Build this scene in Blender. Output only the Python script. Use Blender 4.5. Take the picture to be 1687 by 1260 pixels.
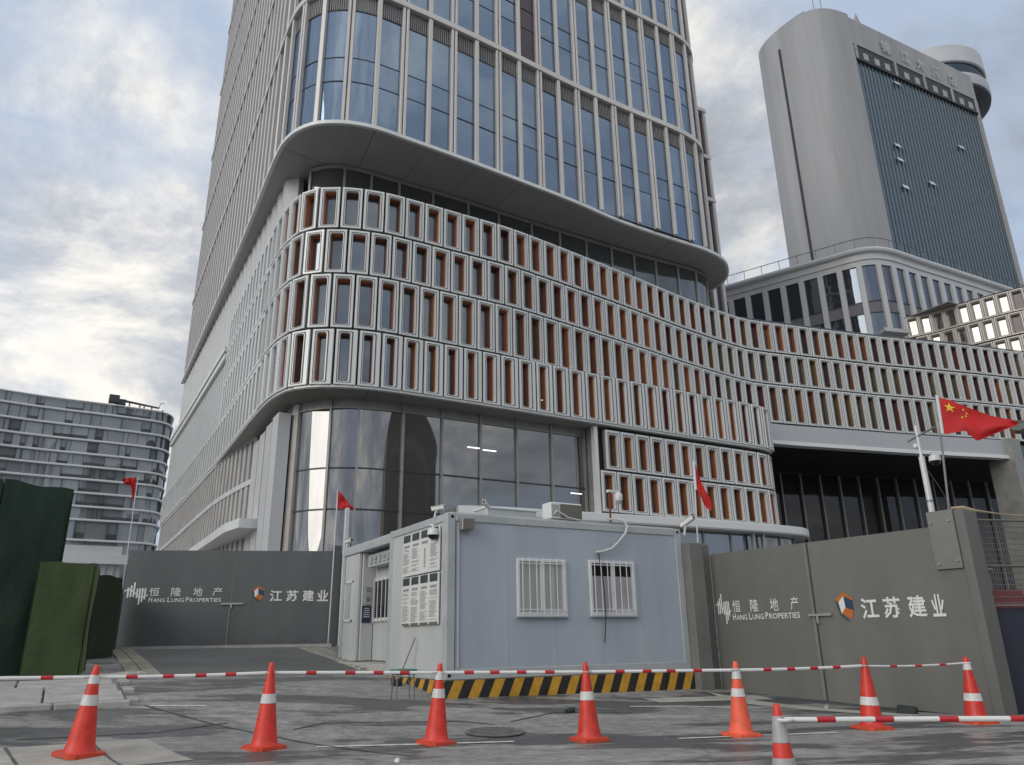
import bpy, math, random
from mathutils import Matrix, Vector
random.seed(7)
for o in list(bpy.data.objects): bpy.data.objects.remove(o)
S = bpy.context.scene
COL = S.collection
R = math.radians

# ------------------------------------------------------------------ camera
W_, H_ = 1687.0, 1260.0
cam_d = bpy.data.cameras.new('camera'); cam = bpy.data.objects.new('camera', cam_d); COL.objects.link(cam)
yaw, pit, rol = R(30.05), R(18.80), R(-0.895)
Fw = Vector((math.sin(yaw)*math.cos(pit), math.cos(yaw)*math.cos(pit), math.sin(pit)))
R0 = Vector((math.cos(yaw), -math.sin(yaw), 0)); U0 = R0.cross(Fw)
Rt = R0*math.cos(rol)+U0*math.sin(rol); Up = -R0*math.sin(rol)+U0*math.cos(rol)
M = Matrix.Identity(4)
for i in range(3): M[i][0] = Rt[i]; M[i][1] = Up[i]; M[i][2] = -Fw[i]
M.translation = (0, 0, 1.2)
cam.matrix_world = M
cam_d.sensor_width = 36; cam_d.lens = 36*1249.25/W_; cam_d.clip_start = 0.1; cam_d.clip_end = 2000
S.camera = cam

# ------------------------------------------------------------------ world, sun, exposure
SUN_EL, SUN_AZ = R(24), R(255)          # compass azimuth, clockwise from +Y
SKY_STRENGTH = 0.1
world = bpy.data.worlds.new('World'); S.world = world; world.use_nodes = True
wn = world.node_tree.nodes; wl = world.node_tree.links; wn.clear()
def N(nodes, t, **k):
    n = nodes.new(t)
    for a, v in k.items(): setattr(n, a, v)
    return n
w_out = N(wn, 'ShaderNodeOutputWorld'); w_bg = N(wn, 'ShaderNodeBackground'); w_bg.inputs[1].default_value = SKY_STRENGTH
sky = N(wn, 'ShaderNodeTexSky', sky_type='NISHITA', sun_disc=False, sun_elevation=SUN_EL, sun_rotation=SUN_AZ)
sky.air_density = 1.0; sky.dust_density = 1.5; sky.ozone_density = 2.0
tc = N(wn, 'ShaderNodeTexCoord'); sep = N(wn, 'ShaderNodeSeparateXYZ'); wl.new(tc.outputs['Generated'], sep.inputs[0])
zc = N(wn, 'ShaderNodeMath', operation='MAXIMUM'); wl.new(sep.outputs[2], zc.inputs[0]); zc.inputs[1].default_value = 0.0
za = N(wn, 'ShaderNodeMath', operation='ADD'); wl.new(zc.outputs[0], za.inputs[0]); za.inputs[1].default_value = 0.32
dv = N(wn, 'ShaderNodeVectorMath', operation='DIVIDE'); wl.new(tc.outputs['Generated'], dv.inputs[0])
cmb = N(wn, 'ShaderNodeCombineXYZ'); [wl.new(za.outputs[0], cmb.inputs[i]) for i in range(3)]
wl.new(cmb.outputs[0], dv.inputs[1])
CLOUD_SHIFT = (2.0, 5.5, 3.0); LIT_SHIFT = (7.7, 0.6, 1.0)
mp = N(wn, 'ShaderNodeMapping'); wl.new(dv.outputs[0], mp.inputs[0]); mp.inputs['Location'].default_value = CLOUD_SHIFT
n1 = N(wn, 'ShaderNodeTexNoise'); wl.new(mp.outputs[0], n1.inputs['Vector'])
n1.inputs['Scale'].default_value = 1.75; n1.inputs['Detail'].default_value = 9; n1.inputs['Roughness'].default_value = 0.56; n1.inputs['Distortion'].default_value = 0.25
cover = N(wn, 'ShaderNodeMapRange'); wl.new(n1.outputs[0], cover.inputs[0])
cover.interpolation_type = 'SMOOTHSTEP'
cover.inputs[1].default_value = 0.31; cover.inputs[2].default_value = 0.54
n2 = N(wn, 'ShaderNodeTexNoise'); mp2 = N(wn, 'ShaderNodeMapping'); wl.new(dv.outputs[0], mp2.inputs[0]); mp2.inputs['Location'].default_value = LIT_SHIFT
wl.new(mp2.outputs[0], n2.inputs['Vector']); n2.inputs['Scale'].default_value = 2.1; n2.inputs['Detail'].default_value = 10; n2.inputs['Roughness'].default_value = 0.64; n2.inputs['Distortion'].default_value = .3
shade = N(wn, 'ShaderNodeValToRGB'); wl.new(n2.outputs[0], shade.inputs[0])
cr = shade.color_ramp; cr.elements[0].position = 0.40; cr.elements[0].color = (3.2, 3.5, 4.05, 1); cr.elements[1].position = 0.64; cr.elements[1].color = (9.4, 9.05, 8.4, 1)
e = cr.elements.new(0.52); e.color = (5.3, 5.55, 6.0, 1)
# brighter cloud towards the sun's side
sdir = Vector((math.sin(SUN_AZ)*math.cos(SUN_EL), math.cos(SUN_AZ)*math.cos(SUN_EL), math.sin(SUN_EL)))
dt = N(wn, 'ShaderNodeVectorMath', operation='DOT_PRODUCT'); wl.new(tc.outputs['Generated'], dt.inputs[0]); dt.inputs[1].default_value = sdir
sb = N(wn, 'ShaderNodeMapRange'); wl.new(dt.outputs['Value'], sb.inputs[0]); sb.inputs[1].default_value = -1; sb.inputs[2].default_value = 1; sb.inputs[3].default_value = 0.7; sb.inputs[4].default_value = 1.32
ml = N(wn, 'ShaderNodeMix', data_type='RGBA', blend_type='MULTIPLY'); ml.inputs[0].default_value = 1
wl.new(shade.outputs[0], ml.inputs[6]); wl.new(sb.outputs[0], ml.inputs[7])
# open sky lifted a little (thin high veil)
veil = N(wn, 'ShaderNodeMix', data_type='RGBA'); veil.inputs[0].default_value = 0.75; wl.new(sky.outputs[0], veil.inputs[6]); veil.inputs[7].default_value = (5.1, 6.1, 7.7, 1)
mx = N(wn, 'ShaderNodeMix', data_type='RGBA'); wl.new(cover.outputs[0], mx.inputs[0]); wl.new(veil.outputs[2], mx.inputs[6]); wl.new(ml.outputs[2], mx.inputs[7])
wl.new(mx.outputs[2], w_bg.inputs[0]); wl.new(w_bg.outputs[0], w_out.inputs[0])
sun_d = bpy.data.lights.new('sun', 'SUN'); sun = bpy.data.objects.new('sun', sun_d); COL.objects.link(sun)
sun_d.energy = 0.9; sun_d.angle = R(36); sun_d.color = (1.0, 0.93, 0.82)
sun.rotation_euler = (-sdir).to_track_quat('-Z', 'Y').to_euler()
sun.location = (-20, -10, 40)
S.view_settings.view_transform = 'Standard'; S.view_settings.look = 'None'; S.view_settings.exposure = 0.18; S.view_settings.gamma = 1.0
S.view_settings.use_curve_mapping = False
S.render.engine = 'CYCLES'; S.cycles.max_bounces = 6; S.cycles.use_denoising = True

# ------------------------------------------------------------------ materials
def mat(name, col, rough=0.6, metal=0.0, var=0.12, scale=1.5, spec=0.5, bump=0.0, bscale=30.0, streak=0.0, coat=0.0, rnd=0.0, ior=None, detail=6, stain=None):
    m = bpy.data.materials.new(name); m.use_nodes = True
    nt = m.node_tree; nd = nt.nodes; lk = nt.links
    b = nd['Principled BSDF']; b.inputs['Roughness'].default_value = rough; b.inputs['Metallic'].default_value = metal
    b.inputs['Specular IOR Level'].default_value = spec
    if coat: b.inputs['Coat Weight'].default_value = coat
    if ior: b.inputs['IOR'].default_value = ior
    geo = N(nd, 'ShaderNodeNewGeometry')
    nz = N(nd, 'ShaderNodeTexNoise'); nz.inputs['Scale'].default_value = scale; nz.inputs['Detail'].default_value = detail; nz.inputs['Roughness'].default_value = 0.62
    src = geo.outputs['Position']
    if streak:
        mpp = N(nd, 'ShaderNodeMapping'); mpp.inputs['Scale'].default_value = (1, 1, streak); lk.new(src, mpp.inputs[0]); lk.new(mpp.outputs[0], nz.inputs['Vector'])
    else: lk.new(src, nz.inputs['Vector'])
    mr = N(nd, 'ShaderNodeMapRange'); lk.new(nz.outputs[0], mr.inputs[0]); mr.inputs[1].default_value = 0.3; mr.inputs[2].default_value = 0.7
    mr.inputs[3].default_value = 1-var; mr.inputs[4].default_value = 1+var
    val = mr.outputs[0]
    if rnd:
        oi = N(nd, 'ShaderNodeObjectInfo'); r2 = N(nd, 'ShaderNodeMapRange'); lk.new(oi.outputs['Random'], r2.inputs[0]); r2.inputs[3].default_value = 1-rnd; r2.inputs[4].default_value = 1+rnd
        mm = N(nd, 'ShaderNodeMath', operation='MULTIPLY'); lk.new(val, mm.inputs[0]); lk.new(r2.outputs[0], mm.inputs[1]); val = mm.outputs[0]
    mul = N(nd, 'ShaderNodeMix', data_type='RGBA', blend_type='MULTIPLY'); mul.inputs[0].default_value = 1
    mul.inputs[6].default_value = (*col, 1); lk.new(val, mul.inputs[7]); res = mul.outputs[2]
    if stain:
        am, ss, sz, sc_ = stain      # amount, scale, vertical stretch, colour
        sm = N(nd, 'ShaderNodeMapping'); sm.inputs['Scale'].default_value = (1, 1, sz); sm.inputs['Location'].default_value = (3.7, 1.9, 5.3); lk.new(geo.outputs['Position'], sm.inputs[0])
        sn = N(nd, 'ShaderNodeTexNoise'); sn.inputs['Scale'].default_value = ss; sn.inputs['Detail'].default_value = 10; sn.inputs['Roughness'].default_value = .7; lk.new(sm.outputs[0], sn.inputs['Vector'])
        sr = N(nd, 'ShaderNodeMapRange'); lk.new(sn.outputs[0], sr.inputs[0]); sr.inputs[1].default_value = .53; sr.inputs[2].default_value = .70; sr.inputs[3].default_value = 0; sr.inputs[4].default_value = am
        sx = N(nd, 'ShaderNodeMix', data_type='RGBA'); lk.new(sr.outputs[0], sx.inputs[0]); lk.new(res, sx.inputs[6]); sx.inputs[7].default_value = (*sc_, 1); res = sx.outputs[2]
    lk.new(res, b.inputs['Base Color'])
    rr = N(nd, 'ShaderNodeMapRange'); lk.new(nz.outputs[0], rr.inputs[0]); rr.inputs[1].default_value = 0.3; rr.inputs[2].default_value = 0.7
    rr.inputs[3].default_value = max(0.02, rough-0.08 if rough > .15 else rough); rr.inputs[4].default_value = min(1, rough+0.08 if rough > .15 else rough*1.3)
    lk.new(rr.outputs[0], b.inputs['Roughness'])
    if bump:
        nb = N(nd, 'ShaderNodeTexNoise'); nb.inputs['Scale'].default_value = bscale; nb.inputs['Detail'].default_value = 4; lk.new(geo.outputs['Position'], nb.inputs['Vector'])
        bp = N(nd, 'ShaderNodeBump'); bp.inputs['Strength'].default_value = bump; bp.inputs['Distance'].default_value = 0.02; lk.new(nb.outputs[0], bp.inputs['Height']); lk.new(bp.outputs[0], b.inputs['Normal'])
    return m
def glass(name, tint, body, refl=0.5, rough=0.02, wave=0.06, wscale=0.5, rnd=0.15):
    """window glass seen from outside: tinted mirror reflection over a dark room"""
    m = bpy.data.materials.new(name); m.use_nodes = True
    nt = m.node_tree; nd = nt.nodes; lk = nt.links
    b = nd['Principled BSDF']; out = nd['Material Output']
    b.inputs['Roughness'].default_value = 0.5; b.inputs['Specular IOR Level'].default_value = 0.2
    geo = N(nd, 'ShaderNodeNewGeometry'); oi = N(nd, 'ShaderNodeObjectInfo')
    r2 = N(nd, 'ShaderNodeMapRange'); lk.new(oi.outputs['Random'], r2.inputs[0]); r2.inputs[3].default_value = 1-rnd*2; r2.inputs[4].default_value = 1+rnd*2
    mul = N(nd, 'ShaderNodeMix', data_type='RGBA', blend_type='MULTIPLY'); mul.inputs[0].default_value = 1; mul.inputs[6].default_value = (*body, 1); lk.new(r2.outputs[0], mul.inputs[7]); lk.new(mul.outputs[2], b.inputs['Base Color'])
    g = N(nd, 'ShaderNodeBsdfGlossy'); g.inputs['Color'].default_value = (*tint, 1); g.inputs['Roughness'].default_value = rough
    lw = N(nd, 'ShaderNodeFresnel'); lw.inputs[0].default_value = 1.5
    ad = N(nd, 'ShaderNodeMath', operation='MULTIPLY_ADD'); lk.new(lw.outputs[0], ad.inputs[0]); ad.inputs[1].default_value = 1-refl; ad.inputs[2].default_value = refl
    if rnd:
        r3 = N(nd, 'ShaderNodeMapRange'); lk.new(oi.outputs['Random'], r3.inputs[0]); r3.inputs[3].default_value = 1+rnd*.5; r3.inputs[4].default_value = 1-rnd*.5
        m3 = N(nd, 'ShaderNodeMath', operation='MULTIPLY'); m3.use_clamp = True; lk.new(ad.outputs[0], m3.inputs[0]); lk.new(r3.outputs[0], m3.inputs[1]); fac = m3.outputs[0]
    else: fac = ad.outputs[0]
    ms = N(nd, 'ShaderNodeMixShader'); lk.new(fac, ms.inputs[0]); lk.new(b.outputs[0], ms.inputs[1]); lk.new(g.outputs[0], ms.inputs[2]); lk.new(ms.outputs[0], out.inputs[0])
    if wave:
        nb = N(nd, 'ShaderNodeTexNoise'); nb.inputs['Scale'].default_value = wscale; nb.inputs['Detail'].default_value = 2; lk.new(geo.outputs['Position'], nb.inputs['Vector'])
        bp = N(nd, 'ShaderNodeBump'); bp.inputs['Strength'].default_value = wave; bp.inputs['Distance'].default_value = 0.3; lk.new(nb.outputs[0], bp.inputs['Height']); lk.new(bp.outputs[0], g.inputs['Normal'])
    return m
MT = dict(
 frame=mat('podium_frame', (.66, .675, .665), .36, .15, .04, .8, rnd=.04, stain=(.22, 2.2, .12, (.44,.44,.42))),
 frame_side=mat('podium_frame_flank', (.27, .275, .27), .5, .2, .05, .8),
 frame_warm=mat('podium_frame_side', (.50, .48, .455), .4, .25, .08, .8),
 joint=mat('joint', (.035, .037, .04), .7),
 slot=mat('frame_groove', (.17, .175, .175), .6),
 rev_orange=mat('reveal_orange', (.46, .17, .075), .45, .1, .15, 2, rnd=.12),
 rev_brown=mat('reveal_brown', (.29, .115, .06), .45, .1, .15, 2, rnd=.15),
 rev_red=mat('reveal_red', (.19, .062, .05), .45, .1, .15, 2, rnd=.15),
 rev_ochre=mat('reveal_ochre', (.27, .16, .06), .45, .1, .15, 2, rnd=.12),
 rev_maroon=mat('reveal_maroon', (.11, .052, .055), .45, .1, .15, 2, rnd=.15),
 rev_olive=mat('reveal_olive', (.20, .155, .105), .45, .1, .15, 2, rnd=.15),
 p_glass=glass('podium_glass', (.62, .68, .74), (.03, .032, .034), .22, wave=.02),
 s_glass=glass('shop_glass', (.66, .67, .68), (.03, .03, .031), .30, wave=.012, wscale=.35, rnd=.05),
 u_glass=glass('undercroft_glass', (.55,.55,.55), (.014,.012,.011), .035, wave=.03),
 r_glass=glass('recess_glass', (.62, .66, .70), (.025, .025, .025), .25, wave=.03),
 t_glass=glass('tower_glass', (.30, .39, .52), (.03, .055, .085), .55, wave=.025, wscale=.5, rnd=.12),
 t_dark=glass('tower_dark_panel', (.3, .25, .28), (.06, .05, .06), .12, rough=.2),
 fin=mat('tower_fin', (.60, .58, .555), .4, .25, .06, .6, rnd=.04),
 fin_dark=mat('tower_fin_recess', (.16, .155, .15), .5, .2),
 louvre=mat('tower_louvre', (.27, .27, .27), .45, .3),
 transom=mat('transom', (.05, .055, .06), .4, .3),
 soffit=mat('soffit_panel', (.40, .40, .385), .45, .15, .06, .5, rnd=.05),
 soffit2=mat('soffit_panel_low', (.25, .245, .23), .5, .1, .06, .5, rnd=.05),
 rim=mat('canopy_rim', (.72, .74, .74), .42, .1, .02, .3),
 mull=mat('mullion', (.30, .30, .285), .4, .4),
 wall_lv=mat('wall_louvre', (.54, .55, .555), .5, .1, .04, .3), gap=mat('louvre_gap', (.19,.195,.20), .7),
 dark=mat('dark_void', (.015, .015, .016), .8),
 core=mat('core_wall', (.10, .10, .10), .8),
 beam=mat('beam_fascia', (.44, .45, .47), .4, .2, .05),
 m_stone=mat('terrace_stone', (.55, .56, .57), .5, .1, .06, .6, streak=.3),
 m_glass=glass('terrace_glass', (.40, .47, .56), (.02, .022, .028), .28, wave=.05),
 m_band=mat('terrace_spandrel', (.16, .16, .18), .5),
 g_frame=mat('gallery_frame', (.44, .41, .38), .4, .25, .08),
 g_glass=glass('gallery_glass', (.55, .55, .52), (.12, .11, .10), .5, wave=.03),
 rail=mat('railing', (.12, .14, .16), .4, .6),
 h_conc=mat('hotel_concrete', (.355, .36, .37), .75, 0, .14, .35, streak=.06, stain=(.4, .5, .08, (.26,.255,.25))),
 h_glass=glass('hotel_glass', (.33, .41, .47), (.045, .068, .082), .38, wave=.02, wscale=.2, rnd=0),
 h_rib=mat('hotel_mullion', (.15, .185, .205), .5, .2),
 h_dark=mat('hotel_dark', (.035, .04, .05), .6),
 h_white=mat('hotel_disc_white', (.52, .53, .56), .5, .1, .08, .2),
 h_band=glass('hotel_disc_glass', (.16, .20, .25), (.012, .016, .022), .3, wave=.02),
 h_win=mat('hotel_window_pale', (.34,.35,.36), .4), h_letter=mat('hotel_lettering', (.46,.45,.46), .6),
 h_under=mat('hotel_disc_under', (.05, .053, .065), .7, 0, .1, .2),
 o_glass=glass('office_glass', (.55, .60, .63), (.21, .23, .245), .16, wave=.02, wscale=.15, rnd=.12),
 o_band=mat('office_band', (.66, .67, .68), .4, .2, .05),
 o_rib=mat('office_mullion', (.06, .065, .07), .5),
 crane=mat('crane_grey', (.05, .055, .06), .6),
 asphalt=None, kerb=mat('kerb_stone', (.40, .39, .37), .85, 0, .2, 2.5, bump=.3),
 paver=mat('paver_stone', (.42, .41, .39), .8, 0, .18, 3, bump=.25, rnd=.1, stain=(.5, 3, 1, (.24,.23,.21))),
 conc=mat('concrete_patch', (.42, .40, .36), .85, 0, .2, 2.2, bump=.3, stain=(.5, 2.5, 1, (.27,.26,.235))),
  conc_d=mat('grit_grey', (.20,.195,.185), .9, 0, .3, 20),
 cone_l=mat('cone_pale_orange', (.86, .13, .065), .45, 0, .2, 9, stain=(.28, 11, .6, (.45,.25,.17))), cone_d=mat('cone_deep_orange', (.64, .036, .024), .38, 0, .2, 9, stain=(.28, 11, .6, (.30,.10,.08))),
 line=mat('road_paint', (.66, .66, .63), .7, 0, .35, 9),
 tar=mat('tar_seam', (.095, .095, .095), .6, 0, .3, 4),
 cab=mat('cabin_panel', (.40, .45, .51), .5, 0, .09, 1.3, spec=.4, streak=.12, bump=.06, bscale=1.6, stain=(.35, 1.5, .25, (.30,.31,.31))),
 cab_fr=mat('cabin_frame', (.43, .46, .47), .5, 0, .08, 2, stain=(.4, 4, .6, (.27,.26,.24))),
 cab_side=mat('cabin_side_panel', (.52, .54, .53), .5, 0, .08, 1.4, streak=.15, stain=(.3, 1.7, .3, (.36,.36,.33))),
 white=mat('white_metal', (.70, .71, .71), .4, 0, .05),
 curtain=mat('curtain', (.40, .43, .41), .9, 0, .25, 12, streak=.02),
 blind=mat('blind_board', (.38, .37, .39), .8),
 poster=mat('poster_white', (.72, .73, .71), .5, 0, .03),
 ink=mat('print_grey', (.30, .30, .29), .7, 0, .4, 25),
 ink2=mat('print_dark', (.05, .065, .065), .6, 0, .5, 15),
 red_ink=mat('print_red', (.35, .08, .07), .6),
 navy=mat('navy_sign', (.03, .035, .10), .4),
 yel=mat('hazard_yellow', (.58, .31, .03), .55, 0, .2, 6, stain=(.6, 6, 1, (.30,.22,.12))),
 blk=mat('hazard_black', (.022, .022, .024), .55, 0, .3, 6, stain=(.4, 6, 1, (.09,.085,.08))),
 gate=mat('gate_paint_dark', (.108, .115, .118), .5, .0, .13, .9, streak=.18, bump=.05, bscale=2, stain=(.35, 1.6, .5, (.17,.165,.15))),
 gate_r=mat('gate_paint_grey', (.150, .150, .136), .5, .0, .13, 1.1, streak=.18, bump=.05, bscale=2, stain=(.35, 1.8, .5, (.22,.21,.185))),
 gate_e=mat('gate_post_grey', (.19, .19, .178), .5, .0, .12, 1.2, stain=(.35, 3, .4, (.10,.095,.085))),
 zinc=mat('zinc', (.42, .43, .43), .4, .6),
 letter=mat('lettering_white', (.72, .73, .72), .5, 0, .06, 8),
 lg_or=mat('logo_orange', (.50, .14, .02), .5), lg_nv=mat('logo_navy', (.02, .055, .11), .5), lg_gr=mat('logo_teal', (.03, .075, .075), .5),
 net=mat('green_netting', (.020, .042, .028), .9, 0, .42, 2.2, bump=.9, bscale=9, streak=.35, stain=(.5, 1.4, .4, (.045,.055,.035))),
 net2=mat('green_netting_bright', (.050, .078, .028), .9, 0, .32, 2.5, bump=.7, bscale=9, streak=.3, stain=(.5, 1.8, .4, (.085,.09,.05))),
 net3=mat('green_netting_olive', (.10, .135, .055), .9, 0, .32, 2.5, bump=.7, bscale=9, streak=.3),
 net4=mat('green_netting_dark', (.020, .030, .012), .9, 0, .35, 2.5, bump=.7, bscale=9, streak=.3),
 cone=mat('cone_orange', (.72, .050, .032), .42, 0, .22, 9, rnd=.10, stain=(.28, 11, .6, (.36,.14,.10))),
 cone_b=mat('cone_base', (.62, .075, .03), .55, 0, .2, 14, stain=(.6, 9, 1, (.25,.15,.12))),
 refl=mat('reflective_white', (.68, .68, .66), .35, 0, .12, 14, stain=(.5, 16, 1, (.40,.38,.35))),
 refl_g=mat('reflective_grey', (.40, .39, .40), .35, 0, .12, 14),
 bar=mat('bar_white', (.76, .77, .76), .35, 0, .05, stain=(.3, 12, 1, (.5,.48,.44))),
 bar_r=mat('bar_red', (.50, .02, .03), .35, 0, .1),
 flag=mat('flag_red', (.50, .012, .014), .7, 0, .15, 3), star=mat('flag_star', (.80, .55, .03), .6),
 pole=mat('pole_grey', (.26, .26, .26), .4, .5), pole_w=mat('pole_white', (.66, .67, .68), .4, .1),
 cctv=mat('camera_white', (.70, .70, .68), .35), lens=mat('camera_lens', (.01, .01, .012), .1),
 rust=mat('rust_pole', (.16, .05, .03), .7), cable=mat('cable_dark', (.02, .03, .03), .6),
 tape=mat('foil_pipe', (.60, .61, .60), .4, .2),
 ac_f=mat('ac_front', (.16, .15, .13), .6), stool=mat('stool_green', (.02, .16, .11), .4), leg=mat('stool_leg', (.22, .22, .21), .5, .3),
 iron=mat('cast_iron', (.22, .22, .215), .6, .5, .3, 10), iron_d=mat('grate_gap', (.02, .02, .02), .8),
 mesh=mat('fence_wire', (.20, .20, .19), .5, .5), board=mat('fence_board', (.03, .034, .055), .6, 0, .15, 1.5), redb=mat('red_board', (.30, .05, .055), .5),
 tarp=mat('tarpaulin', (.15, .15, .14), .55, 0, .15, 3), rope=mat('rope', (.40, .33, .22), .9),
 door=mat('cabin_door', (.10, .10, .10), .4), gstone=mat('doorstep', (.42, .41, .38), .8, 0, .15, 2), tact=mat('tactile_strip', (.40, .38, .32), .8, 0, .2, 5, bump=.3),
 brown=mat('opposite_wall', (.30, .265, .23), .8, 0, .12, .4), brown_l=mat('opposite_trim', (.40, .35, .28), .8),
)

# ------------------------------------------------------------------ mesh helpers
class MB:
    def __init__(s): s.v = []; s.f = []; s.m = []
    def add(s, vs, fs, m=0, mtx=None):
        n = len(s.v)
        if mtx is not None: vs = [tuple(mtx @ Vector(p)) for p in vs]
        s.v += [tuple(p) for p in vs]; s.f += [tuple(i+n for i in f) for f in fs]; s.m += [m]*len(fs) if isinstance(m, int) else list(m)
        return s
    def box(s, x0, x1, y0, y1, z0, z1, m=0, mtx=None):
        return s.add([(x0,y0,z0),(x1,y0,z0),(x1,y1,z0),(x0,y1,z0),(x0,y0,z1),(x1,y0,z1),(x1,y1,z1),(x0,y1,z1)],
                     [(0,3,2,1),(4,5,6,7),(0,1,5,4),(1,2,6,5),(2,3,7,6),(3,0,4,7)], m, mtx)
    def bbox(s, x0, x1, y0, y1, z0, z1, b=.01, m=0, mtx=None):
        """box with chamfered vertical and horizontal edges"""
        vs = []; fs = []
        for z, i in ((z0, b), (z0+b, 0), (z1-b, 0), (z1, b)):
            vs += [(x0+i+b*(i==0),y0+i,z),(x1-i-b*(i==0),y0+i,z),(x1-i,y0+i+b*(i==0),z),(x1-i,y1-i-b*(i==0),z),(x1-i-b*(i==0),y1-i,z),(x0+i+b*(i==0),y1-i,z),(x0+i,y1-i-b*(i==0),z),(x0+i,y0+i+b*(i==0),z)]
        for k in range(3):
            for j in range(8): fs.append((k*8+j, k*8+(j+1)%8, k*8+8+(j+1)%8, k*8+8+j))
        fs.append(tuple(range(7,-1,-1))); fs.append(tuple(range(24,32)))
        return s.add(vs, fs, m, mtx)
    def prism(s, poly, z0, z1, m=0, mtx=None):
        n = len(poly)
        return s.add([(x,y,z0) for x,y in poly]+[(x,y,z1) for x,y in poly], [tuple(range(n-1,-1,-1)), tuple(range(n,2*n))]+[(i,(i+1)%n,n+(i+1)%n,n+i) for i in range(n)], m, mtx)
    def lathe(s, prof, n=24, m=0, mtx=None, cap=True):
        vs = []; fs = []
        for r, z in prof: vs += [(r*math.cos(2*math.pi*i/n), r*math.sin(2*math.pi*i/n), z) for i in range(n)]
        for k in range(len(prof)-1):
            for i in range(n): fs.append((k*n+i, k*n+(i+1)%n, (k+1)*n+(i+1)%n, (k+1)*n+i))
        if cap: fs.append(tuple(range(n-1,-1,-1))); fs.append(tuple((len(prof)-1)*n+i for i in range(n)))
        return s.add(vs, fs, m, mtx)
    def tube(s, pts, r, n=8, m=0, cap=True):
        pts = [Vector(p) for p in pts]; vs = []; fs = []; ref = None
        for k, p in enumerate(pts):
            t = ((pts[min(k+1,len(pts)-1)]-pts[max(k-1,0)])).normalized()
            if ref is None: ref = t.cross(Vector((0,0,1)));  ref = ref.normalized() if ref.length > .01 else Vector((1,0,0))
            a = (ref - t*ref.dot(t)).normalized(); b = t.cross(a); ref = a
            rr = r[k] if isinstance(r, (list, tuple)) else r
            vs += [tuple(p + a*rr*math.cos(2*math.pi*i/n) + b*rr*math.sin(2*math.pi*i/n)) for i in range(n)]
        for k in range(len(pts)-1):
            for i in range(n): fs.append((k*n+i, k*n+(i+1)%n, (k+1)*n+(i+1)%n, (k+1)*n+i))
        if cap: fs.append(tuple(range(n-1,-1,-1))); fs.append(tuple((len(pts)-1)*n+i for i in range(n)))
        return s.add(vs, fs, m)
    def sweep(s, path, prof, m=0, closed=True, caps=True):
        """path: list of (x,y,nx,ny) with outward normal; prof: list of (outward offset, z)"""
        k = len(prof); vs = []; fs = []
        for x, y, nx, ny in path: vs += [(x+nx*d, y+ny*d, z) for d, z in prof]
        for i in range(len(path)-1):
            for j in range(k if closed else k-1):
                a, b = i*k+j, i*k+(j+1)%k
                fs.append((a, a+k, b+k, b))
        if closed and caps: fs.append(tuple(range(k))); fs.append(tuple((len(path)-1)*k+j for j in range(k-1,-1,-1)))
        return s.add(vs, fs, m)
    def mesh(s, name, mats, smooth=False):
        me = bpy.data.meshes.new(name); me.from_pydata(s.v, [], s.f)
        for q in (mats if isinstance(mats, (list, tuple)) else [mats]): me.materials.append(MT[q] if isinstance(q, str) else q)
        me.polygons.foreach_set('material_index', s.m)
        if smooth:
            me.polygons.foreach_set('use_smooth', [True]*len(me.polygons)); me.set_sharp_from_angle(angle=R(35))
        me.update(); return me
    def build(s, name, mats, parent=None, smooth=False, loc=None, **props):
        """verts are in world axes; made relative to the parent's base (or to loc for a top-level mesh)"""
        base = loc if loc is not None else (tuple(parent['base']) if parent is not None and 'base' in parent else (0,0,0))
        if base != (0,0,0): s.v = [(x-base[0], y-base[1], z-base[2]) for x,y,z in s.v]
        return link(name, s.mesh(name, mats, smooth), parent, loc if parent is None and loc is not None else None, **props)
def link(name, me, parent=None, loc=None, rz=0, **props):
    o = bpy.data.objects.new(name, me); COL.objects.link(o)
    if parent is not None: o.parent = parent
    if loc is not None: o.location = loc
    if rz: o.rotation_euler = (0,0,rz)
    for k, v in props.items(): o[k] = v
    return o
def thing(name, label, cat, loc=(0,0,0), rz=0, group=None, world_verts=False):
    o = link(name, None, None, loc, rz, label=label, category=cat)
    if group: o['group'] = group
    if world_verts: o['base'] = tuple(float(v) for v in loc)
    return o
def rel(root, p): return tuple(p[i]-root.location[i] for i in range(3))
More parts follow.
